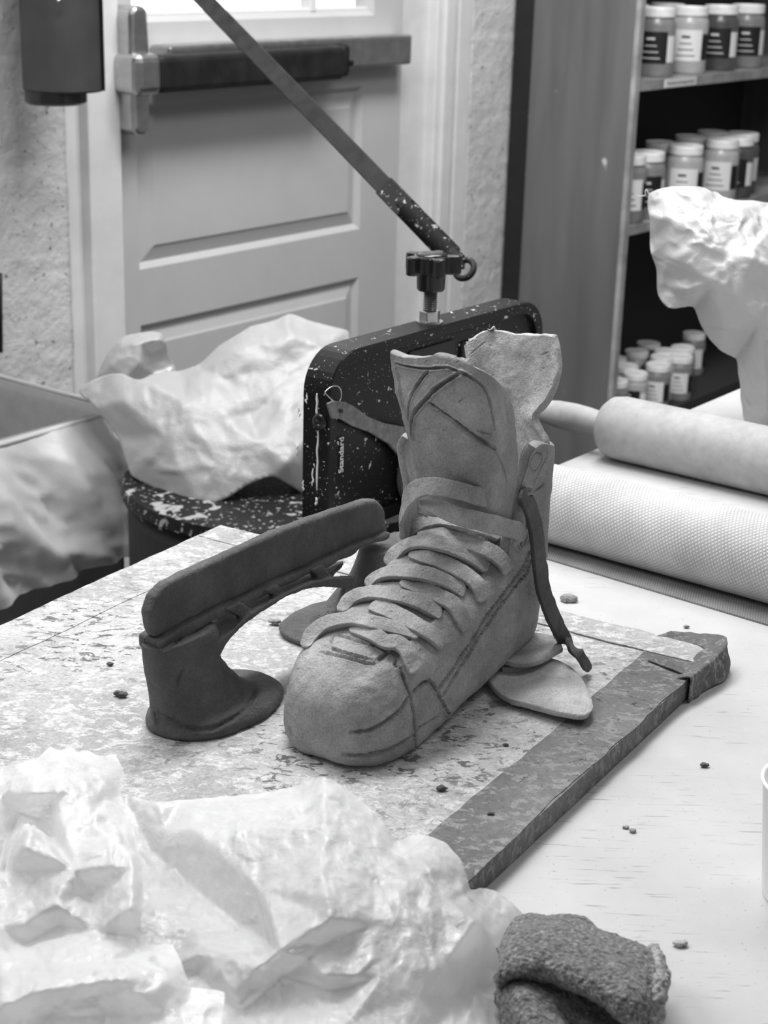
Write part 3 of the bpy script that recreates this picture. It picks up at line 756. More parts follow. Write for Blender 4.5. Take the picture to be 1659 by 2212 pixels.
kn = join(prism(star(), kb+Z*.056, ex, ey, Z, .021, .0022), lathe([(0, .037), (.0145, .037), (.0158, .039), (.0165, .058), (.0165, .06), (0, .06)], kb, n=40))
mesh('star_knob', kn, 'black_plastic', sr, smooth=False, label='glossy black plastic star knob')
mesh('knob_cap', lathe([(.018, 0), (.0175, .0015), (.012, .003), (0, .0035)], kb+Z*.0765, n=40), 'black_plastic', bpy.data.objects['star_knob'])
# the long roller
rc = hp(.17, 0, 0); RR = .0425
re_ = rc-V*1.0
n_ = 64; PV = []; UVs = []; FF = []; K_ = 3
for i in range(60):
    for k in range(n_):
        a = 2*math.pi*k/n_; p = rc-V*(-.005+1.0*i/59)+Z*(TZ+RR+.001)+(Z*math.sin(a)+U*math.cos(a))*RR
        PV.append(p); UVs.append((i/59*10, abs(k-n_/2)/n_*2*RR*math.pi*10))
for i in range(59):
    for k in range(n_): FF.append((i*n_+k, i*n_+(k+1) % n_, (i+1)*n_+(k+1) % n_, (i+1)*n_+k))
FF.append(tuple(range(n_))[::-1]); FF.append(tuple(59*n_+k for k in range(n_)))
PV = np.array(PV); PV = PV+Z*(fbm(PV, 14, 2, 8)*.0004)[:, None]
mesh('roller_barrel', fix((PV, FF)), 'roller', sr, uv=None, label='white mesh-textured roller barrel')
ob = bpy.data.objects['roller_barrel']; me = ob.data; ul = me.uv_layers.new(name='UVMap')
wl = worldloc(sr)
for lp in me.loops:
    p = np.array(me.vertices[lp.vertex_index].co)+wl-rc; s = -(p@V); a = math.atan2(p[2]-TZ-RR-.001, p@U); a = a if a > -math.pi/2 else a+2*math.pi
    ul.data[lp.index].uv = (s*10, a*RR*10)
# clay smear on the roller
# ================================================================== ROLLING PIN
def solve_cyl(x, yt, yb, z0, dirv):
    """radius and centre of a cylinder lying on z0 whose outline at column x spans yt..yb"""
    best = None
    for r in np.linspace(.015, .07, 111):
        # lower tangent
        p = onz(x, yb, z0); d = ray(x, yb); d = d/np.linalg.norm(d); n = np.cross(dirv, d); n /= np.linalg.norm(n); n = n if n[2] > 0 else -n
        h = np.array([d[0], d[1], 0]); h /= np.linalg.norm(h)
        # centre = C + .. such that dist to plane(C,n)=r and z=z0+r
        t = (r-(np.array([0, 0, z0+r])-np.array([0, 0, CH]))@n)/(h@n); c = np.array([0, 0, z0+r])+h*t
        d2 = ray(x, yt); d2 = d2/np.linalg.norm(d2); n2 = np.cross(dirv, d2); n2 /= np.linalg.norm(n2); n2 = n2 if n2[2] > 0 else -n2
        e = abs((C-c)@n2-r)
        if best is None or e < best[0]: best = (e, r, c)
    return best[1], best[2]
pr_, pc_ = solve_cyl(1500, 886, 1033, TZ, V)
# axis foot point closest to pixel column 1290 (barrel end)
def along(c, x):
    lo_, hi_ = -1.5, 1.5
    for _ in range(50):
        m = (lo_+hi_)/2; q = c+V*m-C; xx = W/2+F*(q@rt)/(q@fw)
        if xx > x: lo_ = m
        else: hi_ = m
    return c+V*m
e0 = along(pc_, 1312)
rp = thing('rolling_pin', 'plain wooden rolling pin with one tapered handle in view, behind the textured roller', 'rolling pin', e0-Z*pr_)
prof = [(0, .012), (pr_*.75, .002), (pr_*.93, -.006), (pr_, -.02), (pr_, -.5), (pr_*.93, -.515), (0, -.52)]
mesh('barrel', lathe(prof, e0, V, Z, 64), 'wood', rp)
hpf = [(.010, -.01), (.0145, .004), (.0155, .012), (.0175, .03), (.0185, .05), (.0175, .075), (.0145, .095), (.012, .105), (.008, .111), (0, .113)]
mesh('handle', lathe(hpf, e0, V, Z, 40), 'wood', rp)
mesh('handle', lathe([(r, -.508-h) for r, h in hpf], e0, V, Z, 40), 'wood', rp)

# ================================================================== CLAY BOOT
stations = [  # a, bl, br, z0, zR1(b=br-.004), zR2(br-.018), zc, zL2, zL1
 (-.0475, -.060, -.036, .010, .030, .040, .044, .040, .030),
 (-.045, -.074, -.026, .006, .038, .051, .056, .050, .038),
 (-.038, -.087, -.016, .002, .044, .061, .066, .060, .044),
 (-.026, -.098, -.007, .000, .050, .069, .075, .069, .050),
 (-.010, -.1045, -.001, .000, .053, .075, .084, .076, .056),
 (.010, -.106, .0015, .000, .056, .0775, .092, .082, .060),
 (.035, -.105, .0015, .000, .060, .083, .102, .090, .065),
 (.065, -.102, .001, .003, .066, .088, .112, .100, .072),
 (.095, -.099, .0005, .007, .071, .094, .124, .112, .080),
 (.120, -.097, .000, .010, .076, .1005, .137, .124, .090),
 (.145, -.095, .000, .0125, .084, .109, .146, .134, .1),
 (.170, -.0935, .000, .0155, .095, .124, .150, .138, .115),
 (.195, -.092, .000, .0185, .115, .142, .152, .142, .125),
 (.213, -.088, -.002, .0205, .125, .148, .153, .148, .130),
 (.225, -.080, -.008, .0215, .128, .149, .153, .149, .132),
 (.2315, -.068, -.018, .0225, .130, .148, .152, .148, .134)]
def section(s):
    a, bl, br, z0, r1, r2, zc_, l2, l1 = s; w = br-bl; k = min(1, w/.09); cx = (bl+br)/2
    P = [(cx, z0), (br-.012*k, z0), (br-.002*k, z0+.006), (br+.001, z0+(r1-z0)*.35), (br+.0005, z0+(r1-z0)*.7), (br-.004*k, r1), (br-.010*k, (r1*.42+r2*.58)), (br-.018*k, r2), (br-.030*k, r2*.55+zc_*.45), (cx+.002, zc_),
         (bl+.032*k, l2*.5+zc_*.5), (bl+.018*k, l2), (bl+.008*k, l1*.4+l2*.6), (bl+.003*k, l1), (bl-.001, z0+(l1-z0)*.6), (bl-.001, z0+(l1-z0)*.3), (bl+.002*k, z0+.006), (bl+.012*k, z0)]
    return [(a, b, z) for b, z in P]
SA = cr(np.array(stations), 110); SA[:, 0] = np.where(SA[:, 0] > .15, SA[:, 0]+(SA[:, 0]-.15)*.09, SA[:, 0])
rows = []
for s in SA:
    sec = np.array(section(s)); sec = np.vstack([sec, sec[:1]])
    # tilt sections: top leans toward the heel near the toe
    rows.append(cr(sec, 97)[:-1])
rows = np.array(rows); R, K = rows.shape[:2]
bodyV = L2W(rows.reshape(-1, 3)); bodyF = []
for i in range(R-1):
    for k in range(K): bodyF.append((i*K+k, i*K+(k+1) % K, (i+1)*K+(k+1) % K, (i+1)*K+k))
bodyF.append(tuple(range(K))); bodyF.append(tuple((R-1)*K+k for k in range(K)))
body = remesh(fix((bodyV, bodyF)), .00125, 10, .6)
def c3(ox, oy, s, pts): return [(ox+x/s, oy+y/s) for x, y in pts]
def q3(*pts): return c3(600, 1120, 2.765, pts)      # read off the enlarged toe view
# raised eyelet facing: everything outside the facing edge stands 3 mm proud
fe = []; t0 = bvh(body)
for x, y in cr(q3((700, 870), (745, 790), (800, 705), (855, 655), (895, 640), (945, 590), (990, 545), (1075, 445), (1125, 405), (1215, 320), (1268, 245), (1325, 95), (1345, 20)), 60):
    h, _ = cast(t0, x, y)
    if h is not None: v = h-OB; fe.append((v@A, v@B))
fe = np.array(sorted(fe)); bvv = body[0]-OB; la, lb, lz = bvv@A, bvv@B, bvv[:, 2]
bl_ = np.interp(la, fe[:, 0], fe[:, 1]); kk_ = np.clip((lb-bl_+.0006)/.0014, 0, 1); kk_ = kk_*kk_*(3-2*kk_)
zl = np.interp(la, [-.02, .05, .1, .18, .23], [.045, .05, .06, .08, .1]); fd = np.clip((lz-zl)/.02, 0, 1)
fd *= np.clip((la-fe[0, 0]+.002)/.006, 0, 1)*np.clip((.19-la)/.02, 0, 1)
body = (body[0]+vnorm(*body)*(.0030*kk_*fd)[:, None], body[1]); body0 = body
body = wobble(body, .0011, 28, 3, 3)
body = wobble(body, .0003, 160, 9, 2)
def q2(*pts): return c3(820, 680, 3.77, pts)        # read off the enlarged cuff view
def q5(*pts): return c3(1040, 880, 3.686, pts)
body = carve(body, [
 (q3((1500, 200), (1470, 280), (1390, 390), (1240, 590), (1150, 740), (1080, 840), (1010, 945), (950, 1030)), .0011, .0034),
 (q3((1512, 250), (1480, 330), (1420, 400), (1330, 520), (1225, 670), (1140, 800), (1050, 950), (975, 1072)), .0011, .0034),
 (q3((805, 1035), (850, 995), (895, 970), (925, 995), (960, 1060), (1005, 1140), (1050, 1222)), .0012, .0034),
 (q3((830, 1255), (900, 1215), (980, 1158)), .0009, .0015),
 (q3((735, 900), (765, 990), (790, 1060), (808, 1170), (818, 1280), (822, 1400)), .0013, .0020),
 (q3((775, 1070), (740, 1130), (680, 1185), (600, 1240), (520, 1270), (440, 1277)), .0013, .0022),
 (q3((812, 1290), (760, 1325), (690, 1365), (610, 1395), (500, 1415), (390, 1412)), .0014, .0024),
 (q3((70, 1250), (85, 1290), (110, 1312)), .0012, .0015),
 (q3((310, 775), (345, 700), (480, 735), (650, 790), (585, 850)), .0012, .0018),
 (q3((585, 850), (440, 815), (310, 775)), .0012, .0020),
 (q3((250, 800), (400, 830), (570, 868), (670, 800)), .0012, .0015),
 (q3((1210, 960), (1205, 990), (1215, 1010)), .0007, .0012),
 (q3((935, 910), (960, 897)), .0006, .001),
 (q3((740, 900), (700, 870), (745, 800)), .001, .0012),
 ])
boot = thing('clay_boot', 'grey clay skate boot sculpture with tall tongue and thick laces, standing on the board', 'sculpture', L2W(np.array([.09, -.05, 0.])))
mesh('boot_body', body, 'clay', boot)
# right quarter with eyelet tab, wrapping the heel
cols_a = (.163, .186, .205, .222)
qpix = [[(1147, 962), (1160, 955), (1176, 956), (1187, 962)], [(1135, 980), (1152, 975), (1172, 975), (1188, 980)], [(1127, 1010), (1148, 1008), (1168, 1008), (1186, 1015)], [(1114, 1052), (1138, 1052), (1160, 1052), (1181, 1060)],
        [(1101, 1100), (1126, 1100), (1152, 1100), (1177, 1105)], [(1091, 1150), (1118, 1150), (1147, 1150), (1174, 1155)], [(1088, 1200), (1114, 1200), (1142, 1200), (1173, 1205)]]
grid = []
for i, r in enumerate(qpix):
    rr_ = [PA(x, y, a) for (x, y), a in zip(r, cols_a)]
    e = rr_[-1]; rr_ += [e+A*.011-B*.012, e+A*.014-B*.035, e+A*.013-B*.060, e+A*.004-B*.080]
    for k in range(4, 8): rr_[k] = rr_[k]-Z*0
    grid.append(rr_)
quarter = slab(grid, .0075, 130, 130, .0006, 11, 50)
quarter = carve(quarter, [(q5((395, 500), (385, 450), (400, 400), (435, 362), (475, 372), (478, 420), (450, 480), (420, 510), (395, 500)), .0007, .0009),
 (q5((520, 320), (515, 400), (470, 490), (430, 580), (410, 650)), .0007, .001), (q5((415, 670), (460, 640), (492, 615)), .0012, .002),
 (q5((305, 790), (300, 730), (320, 680), (350, 655), (385, 660)), .0016, .0035), (q5((370, 900), (345, 980), (330, 1030), (310, 1090), (312, 1180), (325, 1240)), .0012, .0026),
 (q5((375, 1000), (340, 1090), (320, 1160)), .0007, .0012), (q5((385, 1050), (350, 1140), (335, 1200)), .0008, .0014)])
mesh('right_quarter', quarter, 'clay', boot)
# tendon guard at the back
tg_pix = [[(1003, 747), (1030, 722), (1060, 710), (1110, 719), (1150, 720), (1197, 724)], [(1008, 770), (1035, 762), (1075, 760), (1115, 762), (1160, 765), (1207, 772)], [(1012, 800), (1040, 805), (1080, 805), (1120, 805), (1165, 808), (1206, 810)],
          [(1022, 850), (1050, 850), (1085, 850), (1120, 852), (1155, 855), (1187, 862)], [(1030, 893), (1055, 893), (1085, 893), (1110, 893), (1135, 895), (1158, 897)], [(1035, 925), (1060, 925), (1090, 925), (1115, 925), (1145, 928), (1170, 930)],
          [(1035, 965), (1060, 965), (1090, 965), (1118, 965), (1150, 965), (1184, 962)], [(1035, 1060), (1060, 1060), (1090, 1060), (1118, 1060), (1145, 1060), (1174, 1060)]]
tga = (.212, .224, .232, .235, .232, .219)
grid = [[PA(x, y, a+.010*max(0, 3-i)/3) for (x, y), a in zip(r, tga)] for i, r in enumerate(tg_pix)]
guard = slab(grid, .006, 130, 110, .0012, 21, 45, edge=.0012)
guard = carve(guard, [(q2((1325, 330), (1350, 315), (1375, 308)), .0008, .0014), (q2((1180, 935), (1190, 965), (1195, 1000)), .0008, .001), (q2((740, 320), (800, 270), (870, 215)), .0006, .0006)])
mesh('tendon_guard', guard, 'clay_light', boot, label='dry pale clay tendon guard with ragged rim')
# left quarter tab
lp_ = [[(873, 944), (884, 935), (897, 938)], [(863, 962), (882, 958), (905, 960)], [(865, 985), (886, 985), (908, 985)], [(871, 1015), (890, 1015), (912, 1015)], [(878, 1045), (895, 1045), (914, 1045)], [(876, 1080), (894, 1080), (914, 1080)], [(868, 1120), (890, 1120), (914, 1120)], [(870, 1165), (890, 1165), (914, 1165)]]
mesh('left_quarter', slab([[PA(x, y, a) for (x, y), a in zip(r, (.115, .14, .165))]+[PA(r[2][0], r[2][1], .165)+A*.045+B*.002] for r in lp_], .006, 80, 50, .0006, 31, 50), 'clay', boot)
# tongue
tongue_px = [[(849, 757), (888, 770), (958, 770), (1040, 800), (1090, 848)], [(854, 800), (900, 803), (968, 806), (1046, 832), (1100, 875)], [(861, 845), (906, 848), (976, 850), (1052, 872), (1105, 905)], [(874, 895), (915, 895), (984, 900), (1056, 920), (1109, 950)],
             [(890, 950), (928, 955), (990, 962), (1058, 972), (1111, 1000)], [(904, 1005), (938, 1012), (995, 1018), (1058, 1028), (1109, 1045)], [(908, 1058), (944, 1063), (1000, 1070), (1058, 1075), (1102, 1085)], [(908, 1110), (944, 1115), (1000, 1120), (1056, 1125), (1098, 1135)]]
tga_ = [(.103, .093, .088, .100, .132), (.106, .092, .086, .100, .138), (.109, .092, .086, .101, .142), (.112, .094, .088, .103, .147), (.116, .097, .091, .106, .151), (.120, .102, .097, .111, .154), (.123, .107, .104, .117, .156), (.126, .112, .110, .121, .158)]
tongue = slab([[PA(x, y, a) for (x, y), a in zip(r, ra)] for r, ra in zip(tongue_px, tga_)], .0065, 180, 170, .0010, 41, 35, edge=.0008)
tongue = carve(tongue, [
 (q2((160, 480), (165, 560), (180, 640), (200, 720)), .0007, .0012), (q2((135, 440), (150, 540), (165, 640), (190, 740), (225, 830)), .0007, .0012),
 (q2((140, 400), (210, 420), (320, 438), (400, 440), (480, 434), (560, 432)), .0010, .0018),
 (q2((560, 432), (640, 465), (740, 510), (830, 575), (880, 660), (910, 780), (935, 930)), .0010, .0016),
 (q2((400, 455), (340, 530), (280, 620), (245, 720), (235, 850)), .0012, .0024),
 (q2((655, 475), (560, 535), (450, 610), (370, 700), (290, 790), (265, 880), (265, 990)), .0015, .0030),
 (q2((390, 705), (480, 770), (590, 850), (700, 935), (800, 1005), (930, 1085)), .0013, .0026),
 (q2((930, 1090), (980, 1180), (1020, 1280), (1030, 1360)), .0009, .0010),
 (q2((800, 940), (850, 960), (910, 970)), .0008, .001), (q2((640, 715), (690, 680)), .0006, .0009), (q2((1035, 740), (1040, 820), (1050, 880)), .0006, .0008)])
mesh('tongue', tongue, 'clay', boot, label='tall flared tongue with incised lines')
# ---- laces
bt = bvh(body0, quarter, tongue)
bt1 = bvh(quarter, body0)
SMO = None
def lace(pts, width, thick=.0035, hover=.0018, n=50, seed=0, lifts=None, wpr=None, nrm=None):
    m = 28; Q = cr(np.array(pts, float), m); L = cr(np.array(lifts, float).reshape(-1, 1), m)[:, 0]; ts = []; Nn = []
    for x, y in Q:
        h, nn = cast(bt, x, y); d = ray(x, y)
        if h is None: ts.append(np.nan); Nn.append(UPN); continue
        ts.append((h-C)@d/(d@d)); Nn.append(nn if nn@(C-h) > 0 else -nn)
    ts = np.array(ts); ok = ~np.isnan(ts); ts = np.interp(np.arange(m), np.where(ok)[0], ts[ok]); Nn = np.array(Nn)
    lo = ts.copy()
    for _ in range(14): ts[1:-1] = (ts[:-2]+2*ts[1:-1]+ts[2:])/4; ts = np.minimum(ts, lo+.0015)
    for _ in range(10): Nn[1:-1] = (Nn[:-2]+Nn[1:-1]+Nn[2:])/3
    P = np.array([C+ray(x, y)*(t-(hover+l)) for (x, y), t, l in zip(Q, ts, L)])
    if nrm is not None: Nn = Nn*.5+np.asarray(nrm)*.5
    return wobble(ribbon(P, Nn, width, thick, n, seed, wpr), .00025, 200, seed)
UPN = L2W(np.array([-.5, .25, .8]))-OB; UPN /= np.linalg.norm(UPN)
RU = (([0, .2, .8, 1], [.75, 1, 1, .9]))
laces = [
 (q3((440, 652), (560, 688), (640, 735), (715, 742), (770, 790), (800, 860), (828, 915)), .0125, [.001, .004, .007, .007, .005, .002, .0012]),
 (q3((560, 518), (650, 545), (760, 600), (860, 655), (930, 700), (985, 745)), .0135, [.001, .003, .004, .005, .0035, .0012]),
 (q3((740, 372), (860, 420), (960, 465), (1050, 515), (1100, 590), (1130, 650)), .0135, [.001, .003, .004, .005, .0035, .0012]),
 (q3((800, 205), (900, 232), (1020, 280), (1120, 335), (1195, 400), (1235, 490)), .0135, [.001, .003, .004, .005, .0035, .0012]),
 (q3((850, 82), (980, 98), (1150, 150), (1280, 205), (1350, 265), (1375, 315)), .0135, [.001, .003, .004, .005, .0035, .0012]),
 (q3((165, 775), (205, 690), (300, 622), (450, 600), (600, 630), (730, 662), (840, 690)), .0115, [.001, .006, .010, .010, .007, .003, -.0020]),
 (q3((375, 560), (440, 480), (550, 445), (680, 455), (820, 490), (900, 530), (975, 575)), .0130, [.001, .006, .010, .010, .007, .003, -.0020]),
 (q3((530, 400), (600, 345), (700, 318), (850, 325), (960, 355), (1040, 395), (1115, 440)), .0130, [.001, .006, .010, .010, .007, .003, -.0020]),
 (q3((650, 275), (720, 195), (820, 142), (950, 146), (1060, 180), (1160, 230), (1255, 295)), .0130, [.001, .006, .010, .010, .007, .003, -.0020]),
 (q3((730, 155), (790, 75), (900, 22), (1050, 15), (1180, 48), (1320, 100)), .0130, [.001, .006, .010, .010, .008, .001])]
for i, (p, w, lf) in enumerate(laces):
    up_ = i > 4
    mesh('lace', lace(p, w*1.08, .0040, .0020, 60, 50+i, lf, ([0, .15, 1], [.8, 1, 1]), UPN), 'clay_lace', boot)
# two top straps and the hanging end
top1 = q2((192, 1690), (198, 1590), (240, 1480), (330, 1410), (470, 1400), (640, 1432), (820, 1480), (1035, 1530))
P = [PA(x, y, a) for (x, y), a in zip(top1, (.108, .100, .090, .082, .080, .088, .105, .148))]
Nn = [-B*.95+Z*.1-A*.1, -B*.7-A*.5, -A*.9-B*.3+Z*.25, -A+Z*.35, -A+Z*.35+B*.1, -A+Z*.35+B*.3, -A*.8+B*.5+Z*.3, -A*.5+B*.8+Z*.2]
mesh('lace', wobble(ribbon(np.array(P), np.array([n/np.linalg.norm(n) for n in Nn]), .0145, .0036, 80, 71), .0003, 200, 71), 'clay_lace', boot)
top2 = q2((330, 1525), (480, 1575), (650, 1640), (850, 1690), (1020, 1730), (1140, 1775), (1120, 1860))
P = [PA(x, y, a) for (x, y), a in zip(top2, (.088, .084, .088, .103, .130, .160, .166))]
Nn = [-A+Z*.5, -A+Z*.5, -A+Z*.5+B*.1, -A+Z*.45+B*.3, -A*.8+B*.5+Z*.4, -A*.4+B*.9+Z*.3, -A*.3+B+Z*.2]
mesh('lace', wobble(ribbon(np.array(P), np.array([n/np.linalg.norm(n) for n in Nn]), .0145, .0036, 80, 72, ([0, .2, 1], [.25, 1, 1])), .0003, 200, 72), 'clay_lace', boot)
h0 = cast(bt, 1131, 1066)[0]; e_ = onz(1272, 1447, BZ+.004)
hl = [(1128, 1064), (1137, 1078), (1149, 1110), (1158, 1150), (1165, 1215), (1174, 1275), (1194, 1330), (1221, 1383)]
ys = [h0]
for k, (x, y) in enumerate(hl[1:]):
    f_ = (k+1)/8.0; ys.append(PB(x, y, (h0-OB)@B+.006+.018*f_**1.5))
be = (e_-OB)@B
ys.append(PB(1250, 1412, be*.85+.004)); ys.append(e_)
Nn = [(-A*.25+B*.9+Z*.15) for _ in ys]; Nn[-2] = -A*.6+B*.6+Z*.5; Nn[-1] = -A*.5+B*.8+Z*.1
mesh('lace', wobble(ribbon(np.array(ys), np.array(Nn), .0140, .0045, 110, 73, ([0, .1, .3, .78, .84, .9, 1], [.9, 1, 1, 1.05, 1.0, .6, .6])), .0004, 150, 73), 'clay_dark', boot, label='darker lace end hanging from the eyelet to the board')

# ---- clay scraps under the heel
tp = [[(1050, 1470), (1075, 1500), (1100, 1515)], [(1085, 1440), (1130, 1480), (1165, 1533)], [(1130, 1425), (1180, 1470), (1215, 1545)], [(1180, 1425), (1225, 1465), (1250, 1550)], [(1222, 1440), (1255, 1480), (1272, 1545)], [(1250, 1470), (1268, 1500), (1277, 1530)]]
mesh('clay_offcut', slab([[onz(x, y, BZ+.006+.004*math.sin(i*.6)) for x, y in r] for i, r in enumerate(tp)], .0055, 60, 50, .0005, 80), 'clay_light')
setp(bpy.data.objects['clay_offcut'], 'pale tongue-shaped clay offcut sticking out from under the boot', 'clay offcut', 'clay offcuts wedged under the boot')
tp = [[(1085, 1400), (1080, 1425), (1085, 1447)], [(1130, 1392), (1125, 1430), (1120, 1447)], [(1160, 1385), (1155, 1415), (1150, 1438)], [(1175, 1390), (1185, 1412), (1190, 1425)]]
o = mesh('clay_offcut', slab([[onz(x, y, BZ+.013) for x, y in r] for r in tp], .005, 40, 40, .0005, 81), 'clay'); setp(o, 'darker curled clay offcut between the pale offcut and the heel', 'clay offcut', 'clay offcuts wedged under the boot')
tp = [[(1100, 1385), (1085, 1410), (1080, 1428)], [(1150, 1370), (1130, 1410), (1112, 1437)], [(1185, 1375), (1170, 1405), (1160, 1433)], [(1210, 1385), (1213, 1395), (1216, 1403)]]
o = mesh('clay_offcut', slab([[onz(x, y, BZ+.020) for x, y in r] for r in tp], .0045, 40, 40, .0006, 82), 'clay_lace'); setp(o, 'striped grey clay offcut directly under the heel, topmost of the offcuts', 'clay offcut', 'clay offcuts wedged under the boot')

# ================================================================== BLADE HOLDER
D0 = np.array([math.sin(math.radians(35.5)), math.cos(math.radians(35.5)), 0]); N0 = np.array([D0[1], -D0[0], 0]); H0 = onz(440, 1545, BZ)
def hd(s, n, z): return H0+D0*s+N0*n+Z*(z-0)      # z absolute offset from board top
H0 = np.array([H0[0], H0[1], BZ])
def hpix(x, y, n=0): return onplane(x, y, H0+N0*n, N0)
def hs(x, y, n=0): p = hpix(x, y, n)-H0; return p@D0, p[2]
bh = thing('clay_blade_holder', 'dark wet clay skate blade holder standing upside down on the board left of the boot', 'sculpture', hd(.1, 0, 0))
# runner (blade) slab
tpx = [(321, 1355), (318, 1320), (330, 1285), (355, 1258), (400, 1236), (500, 1190), (600, 1145), (700, 1108), (790, 1080), (812, 1080), (826, 1096), (835, 1145)]
bpx = [(836, 1152), (780, 1172), (700, 1205), (600, 1250), (500, 1297), (400, 1345), (345, 1378), (330, 1375)]
poly = [hs(x, y, .0) for x, y in tpx+bpx]
rv = prism(poly, H0-N0*.008, D0, Z, N0, .011, .0035, 3)
rv = remesh(fix(rv), .0016, 6); mesh('runner', wobble(rv, .0007, 45, 5), 'clay_dark', bh, label='long upright runner slab')
# channel rim
def hpoly(pts, n0): return [hs(x, y, n0) for x, y in pts]
rim_px = [(345, 1385), (400, 1352), (500, 1302), (600, 1256), (700, 1212), (760, 1182), (820, 1158), (845, 1148), (842, 1166), (790, 1178), (760, 1200), (700, 1228), (600, 1272), (500, 1325), (430, 1362), (380, 1398), (365, 1412), (345, 1415)]
rm = prism(hpoly(rim_px, .008), H0-N0*.016, D0, Z, N0, .025, .002, 2)
# front pillar: lofted oval column
def oval_loft(levels, n=40, power=2.6):
    Vv = []; Ff = []
    for (s, nn, z, rs, rn) in levels:
        for k in range(n):
            a = 2*math.pi*k/n; c, s_ = math.cos(a), math.sin(a)
            Vv.append(hd(s+rs*abs(c)**(2/power)*(1 if c > 0 else -1), nn+rn*abs(s_)**(2/power)*(1 if s_ > 0 else -1), z))
    for i in range(len(levels)-1):
        for k in range(n): Ff.append((i*n+k, i*n+(k+1) % n, (i+1)*n+(k+1) % n, (i+1)*n+k))
    Ff.append(tuple(range(n))[::-1]); Ff.append(tuple((len(levels)-1)*n+k for k in range(n))); return fix((np.array(Vv), Ff))
def lv_(z, l, r, rn, nn=0): return ((l+r)/2, nn, z, (r-l)/2, rn)
pil1 = oval_loft([lv_(.006, -.047, .066, .034), lv_(.014, -.050, .054, .029), lv_(.024, -.053, .036, .025), lv_(.036, -.056, .024, .021), (lv_(.048, -.058, .016, .019)), lv_(.060, -.061, .012, .018), lv_(.072, -.063, .012, .018), lv_(.082, -.064, .006, .017)])
foot1 = oval_loft([(.014, 0, -.0, .064, .043), (.014, 0, .003, .066, .045), (.014, 0, .009, .064, .043), (.013, 0, .014, .056, .036)], power=2.2)
pil2 = oval_loft([lv_(.005, .172, .236, .026, -.022), lv_(.02, .180, .246, .024, -.014), lv_(.04, .196, .266, .022, -.006), lv_(.055, .206, .276, .020), lv_(.070, .214, .284, .018), lv_(.078, .218, .286, .017)])
foot2 = oval_loft([(.205, -.028, .0, .050, .040), (.205, -.028, .006, .052, .042), (.207, -.026, .012, .044, .034)], power=2.2)
# bridge under the runner: two thin ribs, a sloping web and cross bars
up_px = [(448, 1408), (462, 1392), (500, 1362), (541, 1325), (590, 1296), (632, 1275), (676, 1256), (712, 1248), (770, 1246)]
lo_px = [(770, 1272), (751, 1270), (698, 1267), (654, 1274), (605, 1297), (564, 1321), (527, 1349), (489, 1388), (468, 1425), (450, 1440)]
rib = join(prism(hpoly(up_px+lo_px, .014), H0+N0*.009, D0, Z, N0, .006, .0012), prism(hpoly(up_px+lo_px, -.012), H0-N0*.016, D0, Z, N0, .005, .0012))
wt_ = [(430, 1362), (480, 1323), (530, 1298), (590, 1272), (650, 1248), (700, 1229), (745, 1214)]; wb_ = [(458, 1400), (500, 1364), (541, 1327), (590, 1298), (632, 1277), (676, 1258), (712, 1250)]
web = slab([[hpix(*a, -.016) for a in wt_], [hpix((a[0]+b[0])/2, (a[1]+b[1])/2, -.004) for a, b in zip(wt_, wb_)], [hpix(*b, .010) for b in wb_]], .005, 40, 60)
def xbar(q, n=.011): return prism([hs(x, y, n) for x, y in q], H0+N0*(n-.010), D0, Z, N0, .010, .001)
bars = join(xbar([(489, 1316), (522, 1300), (549, 1318), (526, 1336)]), xbar([(572, 1276), (600, 1262), (622, 1282), (600, 1292)]), xbar([(674, 1232), (697, 1220), (716, 1246), (692, 1252)]))
f1 = remesh(join(pil1, foot1), .0018, 5); mesh('front_post', carve(wobble(f1, .0011, 40, 7), [([(345, 1540), (400, 1570), (460, 1572), (520, 1540), (560, 1490)], .002, .0014), ([(395, 1445), (388, 1460), (384, 1478)], .001, .0016), ([(345, 1405), (365, 1400), (400, 1370)], .0012, .0014), ([(335, 1540), (338, 1570)], .001, .0015)]), 'clay_dark', bh)
f2 = remesh(join(pil2, foot2), .0018, 5); mesh('rear_post', wobble(f2, .001, 40, 8), 'clay_dark', bh)
f3 = remesh(fix(rm), .0015, 4); mesh('runner_channel', wobble(f3, .0012, 60, 9), 'clay_dark', bh)
f4 = remesh(join(rib, web, bars), .0011, 3); mesh('under_arch', wobble(f4, .0007, 60, 10), 'clay_dark', bh)

# ================================================================== crumbs
def crumb(px, py, z, r, mat, label, seed):
    bm = bmesh.new(); r *= .85; bmesh.ops.create_icosphere(bm, subdivisions=3, radius=r); v, f = from_bm(bm)
    v = v*np.array([1.4, .8, .5]); v = v+v/np.linalg.norm(v, axis=1, keepdims=True)*(ridge(v, 1.1/r, 2, seed)*r*.4)[:, None]
    p = onz(px, py, z); v = v+p; v[:, 2] += z-v[:, 2].min(); o = mesh('clay_crumb', (v, f), mat); return setp(o, label, 'clay crumb', 'loose clay crumbs')
crumb(1228, 1300, TZ, .0062, 'clay', 'largest clay crumb, on the white table below the textured roller', 1)
crumb(1482, 1357, TZ, .0022, 'clay', 'tiny clay crumb on the table beyond the far right board corner', 2)
crumb(593, 1350, BZ, .0042, 'clay', 'small clay crumb on the board under the blade holder arch', 3)
crumb(262, 1505, BZ, .0045, 'clay_dark', 'oblong clay crumb on the board left of the blade holder foot', 4)
crumb(238, 1438, BZ, .0022, 'clay_dark', 'tiny dark crumb on the board near its left edge', 5)
crumb(955, 1708, BZ, .0032, 'clay_dark', 'curled clay shaving on the board in front of the boot toe', 6)
crumb(1092, 1612, BZ, .0018, 'clay_dark', 'thin dark clay sliver on the board right of the boot toe', 7)
